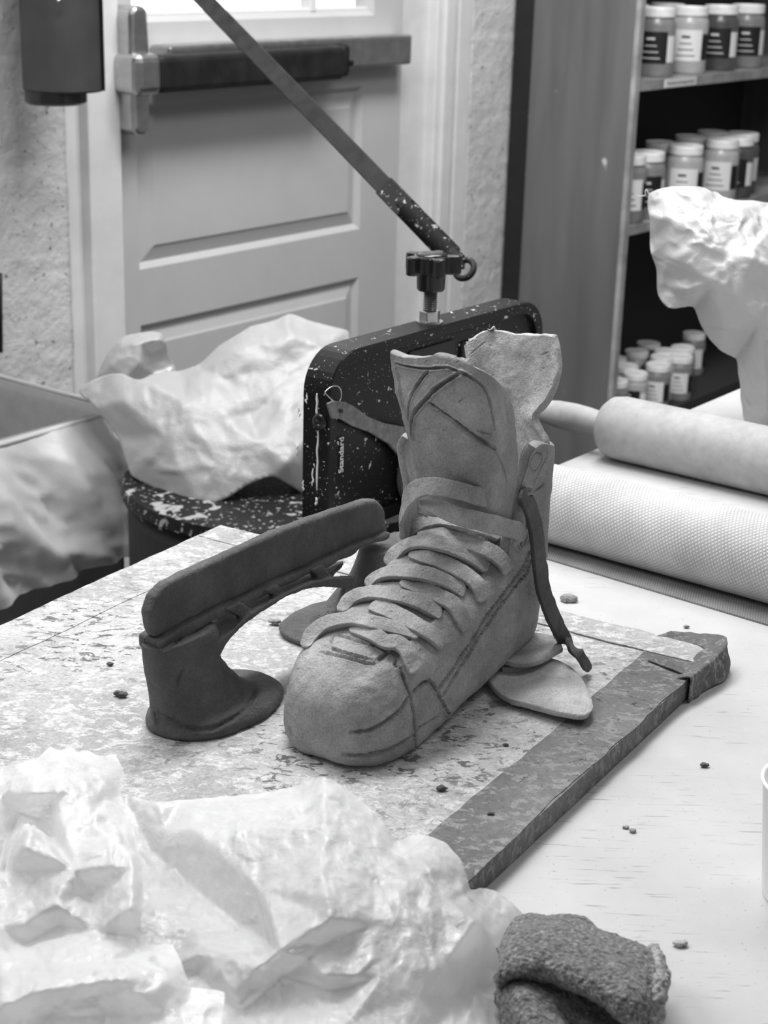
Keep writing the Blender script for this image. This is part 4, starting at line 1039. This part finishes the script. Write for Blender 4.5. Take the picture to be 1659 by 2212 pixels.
crumb(1060, 1762, BZ, .0022, 'clay_dark', 'flat dark crumb on the taped right edge of the board', 8)
crumb(1521, 1657, TZ, .0028, 'clay_dark', 'dark crumb on the open table right of the board', 9)
crumb(1352, 1790, TZ, .0018, 'clay', 'left one of two light crumbs on the table near the board edge', 10)
crumb(1366, 1798, TZ, .0021, 'clay', 'right one of two light crumbs on the table near the board edge', 11)
crumb(1470, 2044, TZ, .0034, 'clay_light', 'pale flake on the table right of the knit cloth', 12)

# ================================================================== FOREGROUND FILM
def posb(x, y, w): return onz(x, y, BZ+w)
# right sheet
ol = [(268, 1712, .015), (330, 1730, .028), (395, 1727, .03), (470, 1720, .03), (560, 1712, .032), (630, 1698, .045), (668, 1684, .06), (697, 1672, .075), (735, 1692, .068), (780, 1722, .058), (825, 1768, .05), (860, 1818, .034), (885, 1802, .046), (925, 1803, .05), (965, 1818, .05), (1000, 1858, .046),
      (1014, 1905, .036), (1018, 1922, .03), (1040, 1913, .026), (1078, 1925, .02), (1120, 1958, .008), (1146, 1990, -.016), (1120, 2040, -.015), (1090, 2090, -.014), (1078, 2130, -.014), (1090, 2200, -.014), (1095, 2300, -.012), (850, 2310, .02), (500, 2310, .02), (280, 2310, .02), (250, 2060, .01), (262, 1850, .01)]
inn = [(697, 1790, .085), (695, 1890, .088), (705, 1935, .09), (712, 1985, .082), (690, 2045, .06), (650, 2080, .045),   # 32..37 main ridge
       (322, 1838, .004), (390, 1895, .008), (460, 1958, .012), (530, 2010, .016), (590, 2052, .028),                         # 38..42 valley
       (345, 1745, .034), (350, 1795, .022), (430, 1800, .045), (560, 1790, .060), (620, 1860, .062), (560, 1920, .048),     # 43..48
       (820, 1860, .062), (900, 1900, .06), (960, 1960, .052), (1010, 1955, .045), (1030, 1990, .05), (960, 2090, .035), (900, 2160, .03), # 49..55
       (800, 2000, .066), (820, 2110, .05), (760, 2200, .04), (600, 2052, .062), (560, 2085, .052), (500, 2140, .035), (640, 2065, .060), (700, 2110, .052), (708, 2140, .035), (612, 2112, .030), (520, 2190, .02), (350, 2100, .012), (420, 2010, .02), (330, 1960, .02), (440, 2060, .03), (420, 2100, .012),
       (1060, 2030, .012), (1000, 2160, .006), (1055, 1960, .022)]
ed = [(7, 32), (32, 33), (33, 34), (34, 35), (35, 36), (36, 37), (38, 39), (39, 40), (40, 41), (41, 42), (49, 50), (50, 51), (52, 53), (53, 54), (54, 55), (7, 49), (59, 62), (62, 63), (59, 60), (60, 61), (63, 64)]
fr_ = relief(ol, inn, ed, lambda x, y, w: posb(x, y, w*.9), 4, 2, .0016, 30, 3, fine=.0007)
o = mesh('plastic_sheet', fr_, 'film'); setp(o, 'crumpled milky plastic sheet peaked in the middle, draped over the near end of the board', 'plastic sheet', 'plastic sheets in the foreground')
# left sheet
ol = [(-60, 1660, .03), (0, 1662, .035), (30, 1640, .05), (75, 1640, .055), (108, 1606, .06), (125, 1622, .062), (158, 1608, .065), (172, 1628, .062), (180, 1612, .066), (215, 1632, .06), (250, 1625, .055), (262, 1650, .05), (272, 1668, .045), (262, 1712, .045), (285, 1770, .06), (303, 1830, .068), (311, 1900, .07), (308, 1970, .062), (302, 2030, .045),
      (330, 2040, .032), (375, 2036, .036), (395, 2080, .04), (411, 2130, .034), (490, 2140, .030), (480, 2212, .028), (470, 2320, .026), (-60, 2320, .03)]
inn = [(70, 1715, .085), (118, 1712, .09), (120, 1755, .075), (100, 1755, .03), (82, 1775, .012), (64, 1790, .09), (45, 1830, .085), (20, 1890, .05), (0, 1880, .02),  # 27..35
       (135, 1655, .08), (152, 1705, .085), (192, 1745, .078), (160, 1880, .075), (122, 1958, .06), (60, 1990, .05), (0, 2010, .045),   # 36..42
       (230, 1800, .085), (255, 1800, .088), (290, 1870, .09), (285, 1960, .08), (200, 1930, .05), (205, 2020, .045), (128, 2010, .03), (60, 2040, .028), # 43..50
       (0, 2062, .045), (120, 2060, .05), (250, 2070, .055), (370, 2120, .050), (250, 2118, .062), (120, 2135, .062), (0, 2168, .062), (200, 2200, .03), (380, 2200, .03), (0, 2240, .03), (-40, 1900, .06), (40, 1760, .02), (0, 1720, .05), (220, 1700, .07)]
ed = [(27, 28), (28, 29), (32, 33), (33, 34), (36, 37), (37, 38), (38, 39), (39, 40), (38, 43), (43, 45), (45, 46), (44, 45), (40, 41), (41, 42), (53, 54), (55, 56), (56, 57), (54, 55)]
fl_ = relief(ol, inn, ed, lambda x, y, w: posb(x, y, w*.72+.012), 4, 3, .0022, 34, 13, fine=.0007)
o = mesh('plastic_sheet', fl_, 'film'); setp(o, 'heap of torn white plastic film in the lower left corner', 'plastic sheet', 'plastic sheets in the foreground')

# ================================================================== KNIT CLOTH
def pt(x, y, h): return onz(x, y, TZ+h)
kg = [[pt(1100, 2075, .0), pt(1128, 2025, .0), (pt(1185, 2010, .0)), pt(1240, 2020, .0), pt(1300, 2050, .0), pt(1350, 2072, .0), pt(1395, 2090, .0)],
      [pt(1085, 2055, .02), pt(1118, 1998, .022), pt(1185, 1990, .024), pt(1245, 1990, .024), pt(1295, 2020, .022), pt(1350, 2040, .024), pt(1400, 2068, .022)],
      [pt(1083, 2060, .038), pt(1120, 2005, .042), pt(1190, 1992, .044), pt(1245, 2000, .042), pt(1300, 2025, .042), pt(1352, 2048, .042), pt(1408, 2072, .040)],
      [pt(1080, 2085, .050), pt(1130, 2040, .055), pt(1190, 2030, .057), pt(1250, 2045, .056), pt(1310, 2070, .055), pt(1360, 2095, .053), pt(1412, 2105, .046)],
      [pt(1074, 2110, .046), pt(1120, 2085, .054), pt(1185, 2080, .058), pt(1245, 2095, .058), pt(1310, 2125, .056), pt(1365, 2155, .052), pt(1415, 2150, .040)],
      [pt(1070, 2125, .038), pt(1112, 2104, .044), pt(1180, 2108, .048), pt(1240, 2125, .050), pt(1305, 2160, .048), pt(1365, 2200, .042), pt(1418, 2195, .030)],
      [pt(1080, 2128, .030), pt(1118, 2108, .034), pt(1183, 2112, .036), pt(1240, 2128, .038), pt(1303, 2163, .036), pt(1363, 2203, .030), pt(1420, 2230, .018)]]
kt = thing('knit_cloth', 'flecked grey knitted cloth rolled over at the bottom right', 'cloth', pt(1250, 2120, 0))
k1 = slab(kg, .006, 170, 200, .0014, 91, 60); k1 = wobble(k1, .0007, 420, 92, 2)
mesh('rolled_cuff', k1, 'knit', kt)
kg = [[pt(1082, 2120, .020), pt(1120, 2110, .030), pt(1170, 2118, .024), pt(1230, 2140, .014), pt(1300, 2175, .010), pt(1400, 2230, .006)],
      [pt(1072, 2150, .020), pt(1118, 2140, .040), pt(1175, 2150, .034), pt(1235, 2170, .018), pt(1300, 2200, .012), pt(1390, 2260, .006)],
      [pt(1085, 2185, .016), pt(1130, 2170, .040), pt(1190, 2185, .034), pt(1240, 2215, .018), pt(1300, 2240, .012), pt(1380, 2290, .006)],
      [pt(1105, 2230, .012), pt(1150, 2225, .034), pt(1215, 2235, .030), pt(1250, 2255, .016), pt(1300, 2280, .012), pt(1380, 2320, .006)],
      [pt(1130, 2290, .004), pt(1170, 2290, .020), pt(1230, 2290, .018), pt(1260, 2300, .012), pt(1300, 2320, .01), pt(1380, 2360, .004)]]
k2 = wobble(slab(kg, .006, 110, 140, .0014, 93, 60), .0007, 420, 94, 2); mesh('inner_fold', k2, 'knit', kt)
kg = [[pt(1398, 2062, .030), pt(1405, 2048, .032), pt(1415, 2046, .030)], [pt(1405, 2085, .044), pt(1420, 2080, .042), pt(1432, 2085, .036)], [pt(1408, 2120, .048), pt(1424, 2115, .046), pt(1435, 2118, .038)],
      [pt(1408, 2160, .044), pt(1422, 2158, .042), pt(1434, 2160, .034)], [pt(1398, 2200, .036), pt(1414, 2200, .034), pt(1428, 2200, .028)], [pt(1390, 2250, .028), pt(1406, 2250, .026), pt(1420, 2250, .022)]]
M['knit_hem'] = plain('frayed_pale_hem', .36, .95, nv=.2, ns=400, bs=1, bd=.002, bscale=500)
mesh('frayed_hem', wobble(slab(kg, .005, 100, 24, .002, 95, 120), .001, 420, 96, 2), 'knit_hem', kt, label='paler frayed hem')

# cup edge at right frame border
cc = onz(1735, 1935, TZ)
cup = lathe([(0, 0), (.028, 0), (.0285, .002), (.036, .085), (.0375, .087), (.0375, .089), (.0355, .089), (.0345, .085), (.0272, .004), (0, .003)], cc, n=48)
o = mesh('paper_cup', cup, 'paper'); setp(o, 'white cup on the table, cut off by the right frame edge', 'cup')

# ================================================================== WRAPPED PIECE at right
def posr(x, y, w): return onplane(x, y, np.array([.50, 2.16, 0])+fw*0, np.array([0, 1., 0])) + (C-onplane(x, y, np.array([.50, 2.16, 0]), np.array([0, 1., 0])))/2.2*(w)
ol = [(1400, 412, .02), (1425, 405, .03), (1460, 398, .02), (1495, 402, .03), (1520, 400, .0), (1540, 415, -.02), (1552, 404, -.03), (1562, 425, -.02), (1600, 431, -.02), (1659, 434, -.02), (1760, 440, -.02), (1830, 520, -.04), (1840, 700, -.04), (1790, 860, -.03), (1760, 900, .0), (1765, 930, .01), (1690, 932, .05), (1640, 930, .04), (1606, 926, .01), (1597, 860, .0), (1591, 778, -.01), (1560, 765, .0), (1530, 735, .01), (1510, 705, .02), (1497, 662, .03),
      (1470, 668, .04), (1450, 672, .04), (1432, 662, .03), (1419, 640, .02), (1415, 600, .02), (1420, 585, .02), (1407, 560, .02), (1401, 545, .03), (1404, 520, .02), (1404, 480, .03), (1396, 455, .02), (1394, 430, .02)]
inn = [(1440, 440, .05), (1495, 405, .05), (1420, 470, .06), (1455, 480, .075), (1470, 475, .07), (1520, 480, .09), (1516, 510, .11), (1460, 545, .08), (1468, 560, .10), (1430, 550, .05), (1467, 610, .06), (1475, 625, .10), (1480, 650, .05), (1440, 620, .03),
       (1560, 560, .12), (1600, 450, .07), (1640, 520, .10), (1700, 600, .12), (1600, 640, .13), (1540, 620, .12), (1560, 700, .10), (1640, 700, .13), (1650, 800, .10), (1620, 780, .07), (1660, 890, .07), (1700, 800, .08), (1540, 440, .06), (1620, 560, .14)]
no = len(ol)
ed = [(no+1, no+2), (no+2, no+3), (no+3, no+5), (no+6, no+8), (no+8, no+9), (no+10, no+11), (no+11, no+12), (1*no+1, no+26), (no+26, no+15), (no+6, no+14), (no+14, no+27), (no+19, no+18), (no+18, no+21)]
wr = relief(ol, inn, ed, posr, 5, 1, .0045, 38, 23, back=.12)
M['film_wrap'] = film('wrapped_white_film', .66, .05, .4, .95, .25, 60)
wpo = mesh('plastic_wrapped_pot', wr, 'film_wrap'); setp(wpo, 'top-heavy object shrouded in crumpled white plastic, behind the rolling pin at right', 'wrapped pot')
mesh('film_wisp', tube([posr(1402, 420, .02), posr(1397, 410, .02), posr(1394, 414, .02), posr(1393, 422, .02), posr(1377, 424, .02)], [.0012, .0008, .0006], 6, 30), 'film_wrap', wpo)

# ================================================================== BACKGROUND: wheel, bags, bin
wc = np.array([-.155, 2.50, .0])
wh = thing('potters_wheel', 'round black splattered wheel disc carrying the big white plastic bag', 'potters wheel', wc)
mesh('wheel_disc', lathe([(0, .520), (.25, .520), (.262, .523), (.265, .530), (.262, .548), (.245, .550), (0, .550)], wc, n=80), 'wheel', wh, smooth=False)
mesh('wheel_body', lathe([(0, 0), (.25, 0), (.255, .03), (.255, .50), (.245, .52), (0, .52)], wc, n=60), 'dark_in', wh, smooth=False)
def posw(x, y, w): return onplane(x, y, np.array([0, 2.56, 0]), np.array([0, 1., 0]))+(C-onplane(x, y, np.array([0, 2.56, 0]), np.array([0, 1., 0])))/2.7*w
ol = [(160, 845, .0), (185, 825, .0), (235, 803, .0), (265, 802, .02), (300, 820, .04), (330, 803, .0), (385, 800, -.02), (430, 785, -.03), (470, 745, -.04), (540, 702, -.05), (590, 690, -.06), (625, 672, -.07), (680, 693, -.07), (756, 712, -.07), (757, 745, -.05), (820, 900, -.02), (800, 1060, .02), (700, 1110, .10), (640, 1060, .16), (590, 1030, .18), (545, 1045, .19), (500, 1075, .2), (440, 1100, .2), (395, 1090, .18), (340, 1060, .14), (280, 1030, .1), (255, 950, .06), (200, 880, .02)]
inn = [(265, 815, .03), (270, 870, .08), (330, 830, .07), (400, 870, .11), (480, 905, .13), (560, 960, .16), (620, 1000, .18), (440, 800, .03), (500, 760, .03), (560, 740, .02), (620, 730, .02), (700, 745, .0), (480, 820, .05), (520, 870, .09), (600, 850, .08), (620, 900, .12), (540, 905, .10), (430, 960, .16), (350, 940, .13), (400, 1030, .18), (480, 1040, .19), (640, 780, .03), (580, 800, .05), (460, 850, .09), (700, 900, .1), (320, 990, .13)]
no = len(ol)
ed = [(no+0, no+2), (no+2, no+3), (no+3, no+4), (no+4, no+5), (no+5, no+6), (no+7, no+8), (no+8, no+9), (no+9, no+10), (no+10, no+11), (no+12, no+13), (no+13, no+16), (no+14, no+15), (no+21, no+22)]
bag = relief(ol, inn, ed, posw, 5, 1, .0030, 20, 33, back=.22)
o = mesh('plastic_bag', bag, 'film_bag'); setp(o, 'big white plastic bag slumped over the wheel disc, left of the slab roller', 'plastic bag', 'plastic bags by the door')
def posw2(x, y, w): return onplane(x, y, np.array([0, 2.75, 0]), np.array([0, 1., 0]))+(C-onplane(x, y, np.array([0, 2.75, 0]), np.array([0, 1., 0])))/2.8*w
ol = [(195, 840, 0), (215, 790, 0), (228, 765, .01), (250, 735, .02), (270, 722, .02), (330, 712, .02), (355, 718, .02), (362, 750, .02), (380, 790, .01), (392, 830, 0), (380, 880, .02), (280, 880, .04), (200, 870, .02)]
inn = [(262, 745, .05), (305, 742, .06), (325, 765, .03), (345, 735, .05), (300, 790, .07), (330, 810, .03), (240, 790, .06), (270, 820, .07), (350, 820, .05)]
bag2 = relief(ol, inn, [(13, 14), (14, 16), (14, 17), (19, 17)], posw2, 5, 0, .004, 26, 43, back=.10)
o = mesh('plastic_bag', bag2, 'frost'); setp(o, 'small clear crumpled bag standing behind the big white bag by the door', 'plastic bag', 'plastic bags by the door')
# inner lining film hanging under the big bag
def film_strip(top, bot, posf, n=40, m=12, amp=.01, seed=0):
    Tt = cr(np.array([posf(*p) for p in top]), n); Bb = cr(np.array([posf(*p) for p in bot]), n); G = []
    for j in range(m):
        f_ = j/(m-1); G.append(Tt*(1-f_)+Bb*f_)
    G = np.array(G); P = G.reshape(-1, 3); nn = np.array([.3, -.95, 0]); P = P+nn*(ridge(P*np.array([1, 1, .3]), 16, 2, seed)*amp)[:, None]
    i = np.arange(m*n).reshape(m, n); return P, list(zip(i[:-1, :-1].ravel(), i[1:, :-1].ravel(), i[1:, 1:].ravel(), i[:-1, 1:].ravel()))
# bin with liner
KC = np.array([-.45, 2.67, 0.])
def kb_(u, v, z): return KC-U*u+V*v+Z*z     # u toward the camera-left, v toward the wall
bn = thing('bin', 'grey rectangular bin at the left, lined with a translucent bag', 'bin', kb_(.3, .22, 0))
t_ = .006
mesh('bin_body', join(box(kb_(0, 0, .0), -U, V, Z, .62, t_, .59), box(kb_(0, 0, 0), -U, V, Z, t_, .38, .59), box(kb_(0, .38-t_, 0), -U, V, Z, .62, t_, .59), box(kb_(.62-t_, 0, 0), -U, V, Z, t_, .38, .59), box(kb_(0, 0, .01), -U, V, Z, .62, .38, .01), box(kb_(.10, -.004, 0), -U, V, Z, .10, .004, .57), box(kb_(.34, -.004, 0), -U, V, Z, .10, .004, .57)), 'bin', bn, smooth=False)
# liner: outside drape (skirt) and inside lining as one thing
n, m = 150, 40
path = [(.64, .0), (.45, .0), (.25, .0), (.08, .0), (.0, .0), (.0, .1), (.0, .25), (.0, .38)]
fl = [(0, -.05), (0, -.05), (0, -.05), (.05, -.07), (.09, -.05), (.03, .0), (.015, .0), (.01, .0)]
PT = cr(np.array(path), n); FL = cr(np.array([(-a, b) for a, b in fl]), n); G = []
hemz = np.interp(np.linspace(0, 1, n), [0, .3, .5, .57, .7, 1], [.35, .365, .395, .40, .44, .46])
for j in range(m):
    f_ = j/(m-1); z = .606-(.606-hemz)*f_+.003; bul = math.sin(min(1, f_*1.3)*math.pi*.5)
    G.append([kb_(PT[i][0]+FL[i][0]*bul, PT[i][1]-.004+FL[i][1]*bul, z[i]) for i in range(n)])
G = np.array(G); P = G.reshape(-1, 3); nn = -V+U*.3; w_ = np.repeat(np.minimum(1, np.linspace(0, 3, m)), n)
P = P+nn*((ridge(P@np.array([[1, .3, .4], [.3, 1, .2], [.5, .2, 1]]), 9, 3, 55)*.018*w_)[:, None])
i_ = np.arange(m*n).reshape(m, n); LF = list(zip(i_[:-1, :-1].ravel(), i_[1:, :-1].ravel(), i_[1:, 1:].ravel(), i_[:-1, 1:].ravel()))
M['liner'] = film('bin_liner_film', .80, .14, .16, .6, .35, 12)
lin = mesh('bin_liner', (P, LF), 'liner', None); setp(lin, 'translucent plastic liner folded out over the rim of the grey bin', 'bin liner')
inn_ = join(box(kb_(.008, .012, .02), -U, V, Z, .60, .001, .585), box(kb_(.008, .012, .02), -U, V, Z, .001, .355, .585), box(kb_(.01, .366, .02), -U, V, Z, .60, .001, .585))
iv, if_ = inn_
mesh('inside_lining', inn_, 'frost', lin, smooth=False)
mesh('rolled_rim', join(tube([kb_(.62, -.004, .606), kb_(.3, -.005, .602), kb_(.05, -.005, .603), kb_(-.004, -.003, .607)], .0045, 8, 40), tube([kb_(-.004, -.003, .607), kb_(-.004, .2, .604), kb_(-.004, .38, .606)], .0045, 8, 40)), 'film_bag', lin)

# ================================================================== CLAY EXTRUDER on the wall
EX = WP-V*.20; 
def wpx(x, y, d): return onplane(x, y, WP+V*d, V)
b0, b1 = wpx(62, 190, -.19), wpx(218, 205, -.19)
s0 = (b0-WP)@U; s1 = (b1-WP)@U; zb = (b1[2]+b0[2])/2
ext = thing('clay_extruder', 'dark wall-mounted clay extruder whose long lever slants down across the door', 'clay extruder', wall((s0+s1)/2, -.11, zb))
wdt = s1-s0
bc = wpx(137, 195, -.115); sc0 = (bc-WP)@U; zb = bc[2]; s0, s1 = sc0-.07, sc0+.07
mesh('barrel', lathe([(0, 0), (.068, 0), (.070, .003), (.070, .78), (0, .78)], wall(sc0, -.115, zb), n=64), 'barrel', ext, smooth=False)
mesh('wall_bracket', box(wall(s0+.085, -.05, zb+.1), U, V, Z, .045, .05, .5, .004), 'barrel', ext, smooth=False)
mesh('seam_strip', box(wall(sc0+.035, -.180, zb+.002), U, V, Z, .004, .010, .76), 'black_plastic', ext, smooth=False)
mesh('die_cap', lathe([(0, 0), (.048, 0), (.054, .004), (.054, .024), (0, .024)], wall(sc0-.018, -.115, zb-.022), n=40), 'black_plastic', ext, smooth=False)
for x, y in ((135, 2), (190, 35), (192, 103), (190, 190)):
    mesh('rivet', lathe([(0, 0), (.0045, 0), (.004, .002), (0, .003)], wpx(x-8, y, -.178), -V, n=12), 'steel', ext)
LE, LPv = att(1000, 578, 2.13), att(135, -318, 2.95)
ld = (LPv-LE); LLn = np.linalg.norm(ld); ld /= LLn
side = np.cross(ld, C-LE); side /= np.linalg.norm(side); nf = np.cross(side, ld)
def levbox(a, b, w, t): return box(LE+ld*a-side*w/2-nf*t/2, ld, side, nf, b-a, w, t, .0015)
lev = mesh('lever', levbox(.16, LLn, .026, .010), 'lever', ext, smooth=False, label='long flat steel lever')
gr = [(0, -.004)]
for k in range(34):
    h = .012+k*.0042; gr += [(.0135 if 3 < k < 31 else .0115, h), (.0150 if 3 < k < 31 else .0125, h+.0021)]
gr += [(.010, .165), (0, .166)]
mesh('grip', lathe(gr, LE, ld, side, 24), 'grip', lev, smooth=False, label='ribbed rubber grip caked with clay')
mesh('hang_ring', tube([LE+ld*(.004+.014*math.cos(a)-.008)+side*.013*math.sin(a) for a in np.linspace(0, 2*math.pi, 30)], .0042, 8), 'grip', lev)
mesh('grip_collar', levbox(.14, .20, .03, .02), 'grip', lev, smooth=False)
mesh('pivot_arm', join(box(wall(s0+wdt/2-.015, -.13, zb+.75), U, V, Z, .03, .03, 1.0-.45), tube([LPv, wall(s0+wdt/2, -.115, zb+.95)], .016, 10)), 'lever', ext, smooth=False)
# left edge dark thing on the wall + white note
nt0 = wpx(-40, 245, -.003)
o = mesh('wall_note', box(wpx(-60, 320, -.004), U, V, Z, .063, .002, .075), 'paper', None, False); setp(o, 'white paper note on the block wall, cut off by the left frame edge', 'note')
o = mesh('wall_conduit', tube([wpx(-8, 590, -.02), wpx(-6, 760, -.02)], .011, 12), 'black_plastic', None); setp(o, 'short black fitting on the block wall at the left frame edge', 'fitting')

# ================================================================== CABINET WITH JARS
CF = np.array([.298, 4.32, 0])-.35*V
def cb(s, d, z): return CF+U*s+V*d+Z*z
cab = thing('shelf_cabinet', 'tall grey open shelf cabinet standing right of the door', 'cabinet', cb(.5, .17, 0))
CWD = 1.3
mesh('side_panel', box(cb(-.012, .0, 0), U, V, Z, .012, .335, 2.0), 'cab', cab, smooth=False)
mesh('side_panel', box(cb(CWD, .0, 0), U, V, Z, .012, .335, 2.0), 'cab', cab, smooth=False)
mesh('rear_shadow_strip', box(cb(-.016, .29, 0), U, V, Z, .016, .05, 2.0), 'black_plastic', cab, smooth=False)  # black strip standing in for the shadow gap between cabinet and wall
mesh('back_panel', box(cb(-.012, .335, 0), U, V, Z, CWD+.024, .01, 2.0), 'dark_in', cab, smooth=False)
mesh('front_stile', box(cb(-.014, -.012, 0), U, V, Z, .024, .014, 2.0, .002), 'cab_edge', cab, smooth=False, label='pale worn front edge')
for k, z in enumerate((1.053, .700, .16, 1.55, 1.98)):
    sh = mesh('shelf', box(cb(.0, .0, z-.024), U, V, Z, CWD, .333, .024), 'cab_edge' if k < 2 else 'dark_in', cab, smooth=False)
mesh('shelf_tag', join(box(cb(.155, -.002, 1.031), U, V, Z, .165, .002, .020)), 'label_w', cab, smooth=False, label='paper tag on the upper shelf edge')
rn = random.Random(12); sq = []
P = []
for k in range(40):
    x = .165+k*.0037; P.append(cb(x, -.0025, 1.041+.0055*math.sin(k*1.7)*rn.uniform(.5, 1)))
mesh('tag_writing', tube(P, .0007, 5, 120), 'label_k', cab)
# jars
def jar(kind, r, h, body, lid, lab, labdark):
    t = bpy.data.objects.new('glaze_jar', None); col.objects.link(t); t.empty_display_size = .01
    O0 = np.zeros(3)
    mesh('jar_body', lathe([(0, 0), (r*.93, 0), (r*.97, .004), (r, .01), (r, h*.74), (r*.95, h*.80), (r*.86, h*.84), (r*.84, h*.86), (0, h*.86)], O0, n=28), body, t)
    mesh('lid', lathe([(0, h*.86), (r*.90, h*.86), (r*.92, h*.87), (r*.92, h*.975), (r*.89, h), (r*.82, h), (r*.80, h*.985), (0, h*.985)], O0, n=28), lid, t, smooth=False)
    # paper label wrapped on the camera side
    def wrap(a0, a1, z0, z1, mat, name, rr_=1.012):
        n = 14; Vv = []; Ff = []
        for i in range(n+1):
            a = math.radians(a0+(a1-a0)*i/n)
            for z in (z0, z1): Vv.append((r*rr_*math.cos(a), r*rr_*math.sin(a), z))
        for i in range(n): Ff.append((i*2, i*2+2, i*2+3, i*2+1))
        return mesh(name, (np.array(Vv), Ff), mat, t)
    wrap(-150, -60, h*.2, h*.66, lab, 'paper_label'); wrap(-58, -25, h*.22, h*.6, 'label_w' if labdark else 'label_k', 'side_label')
    ink = 'ink_w' if labdark else 'label_k'
    for k in range(4): wrap(-138+k*5, -80-k*6, h*(.27+k*.09), h*(.285+k*.09+(.02 if k == 3 else 0)), ink, 'label_print', 1.02)
    return t
KS = [jar(0, .049, .168, 'jar_a', 'lid', 'label_w', False), jar(1, .049, .168, 'jar_a', 'lid', 'label_k', True), jar(2, .050, .168, 'jar_b', 'lid', 'label_w', False), jar(3, .049, .168, 'jar_c', 'lid', 'label_k', True)]
SMALL = [jar(4, .037, .125, 'jar_a', 'lid', 'label_w', False), jar(5, .037, .125, 'jar_b', 'lid', 'label_k', True)]
protos = KS+SMALL; used = set()
def clone(o, parent=None):
    c = o.copy(); col.objects.link(c)
    if parent is not None: c.parent = parent
    for ch in list(o.children): clone(ch, c)
    return c
def place(kind, s, d, z, rot, label, group):
    p = protos[kind]
    if kind not in used: used.add(kind); o = p
    else: o = clone(p)
    o.location = tuple(cb(s, d, z)); o.rotation_euler = (0, 0, rot); setp(o, label, 'jar', group); return o
names = {0: 'grey jar with a white paper label', 1: 'grey jar with a black label', 2: 'pale jar with a white label', 3: 'dark jar with a black label', 4: 'small grey jar with white lid', 5: 'small pale jar with white lid'}
ordn = ['first', 'second', 'third', 'fourth', 'fifth', 'sixth', 'seventh', 'eighth']
def cabpt(x, y, z): p = onz(x, y, z)-CF; return p@U, p@V
for k, (kd, s, d) in enumerate(((0, .050, .075), (1, .205, .062), (2, .375, .060), (0, .30, .19), (3, .56, .065), (2, .49, .19), (1, .72, .065))):
    place(kd, s, d, 1.053, rn.uniform(-.3, .3), '%s, %s' % (names[kd], ('first from left in the upper shelf front row', 'second from left in the upper shelf front row', 'third from left in the upper shelf front row', 'upper shelf, behind the second and third', 'fourth from left in the upper shelf front row', 'upper shelf, behind the third and fourth', 'fifth from left in the upper shelf front row')[k]), 'jars on the upper shelf')
fr2 = ((1372, 335), (1447, 332), (1530, 318), (1590, 303), (1650, 300)); kk = (0, 1, 2, 2, 3)
for k, (x, y) in enumerate(fr2):
    s, d = cabpt(x, y, .868)
    place(kk[k], s, min(.29, max(.05, d)), .700, rn.uniform(-.3, .3), '%s, %s from left in the middle shelf front row' % (names[kk[k]], ordn[k]), 'front jars on the middle shelf')
for k, (x, y) in enumerate(((1430, 300), (1493, 287), (1540, 277), (1606, 280))):
    s, d = cabpt(x, y+6, .868); place(3 if k % 2 else 1, s-.1*max(0, d-.29), min(.285, d), .700, 0, '%s, %s from left in the middle shelf back row' % (names[3 if k % 2 else 1], ordn[k]), 'back jars on the middle shelf')
low = ((1353, 783), (1376, 822), (1412, 803), (1456, 787), (1432, 762), (1494, 764), (1376, 752), (1476, 742), (1402, 732), (1500, 714), (1328, 765), (1440, 748))
desc = ('at the left, behind the nearest one', 'nearest to the viewer at the lower left', 'just right of the nearest one', 'with the most open lid, right of centre in front', 'in the middle of the cluster', 'at the right of the middle row', 'at the left of the back rows', 'second from right in the back', 'in the dark back left', 'farthest back at the right', 'tucked against the cabinet side', 'in the middle of the back row')
for k, (x, y) in enumerate(low):
    kd = 4 if k % 2 else 5; s, d = cabpt(x, y, .292+.002*(k % 3)); place(kd, max(.045, s), min(.29, max(.04, d)), .16, rn.uniform(-.3, .3), 'small bottom shelf jar, %s' % desc[k], 'jars on the bottom shelf')
# dark lidded tub
s, d = cabpt(1570, 800, .26)
tbn = thing('dark_tub', 'dark tub with a domed lid on the bottom shelf beside the small jars', 'tub', cb(s, .15, .16))
mesh('tub_body', lathe([(0, 0), (.075, 0), (.085, .08), (0, .08)], cb(s, .15, .16), n=40), 'barrel', tbn, smooth=False)
mesh('tub_lid', lathe([(.0, .08), (.088, .08), (.09, .088), (.08, .1), (.04, .112), (0, .115)], cb(s, .15, .16), n=40), 'barrel', tbn)
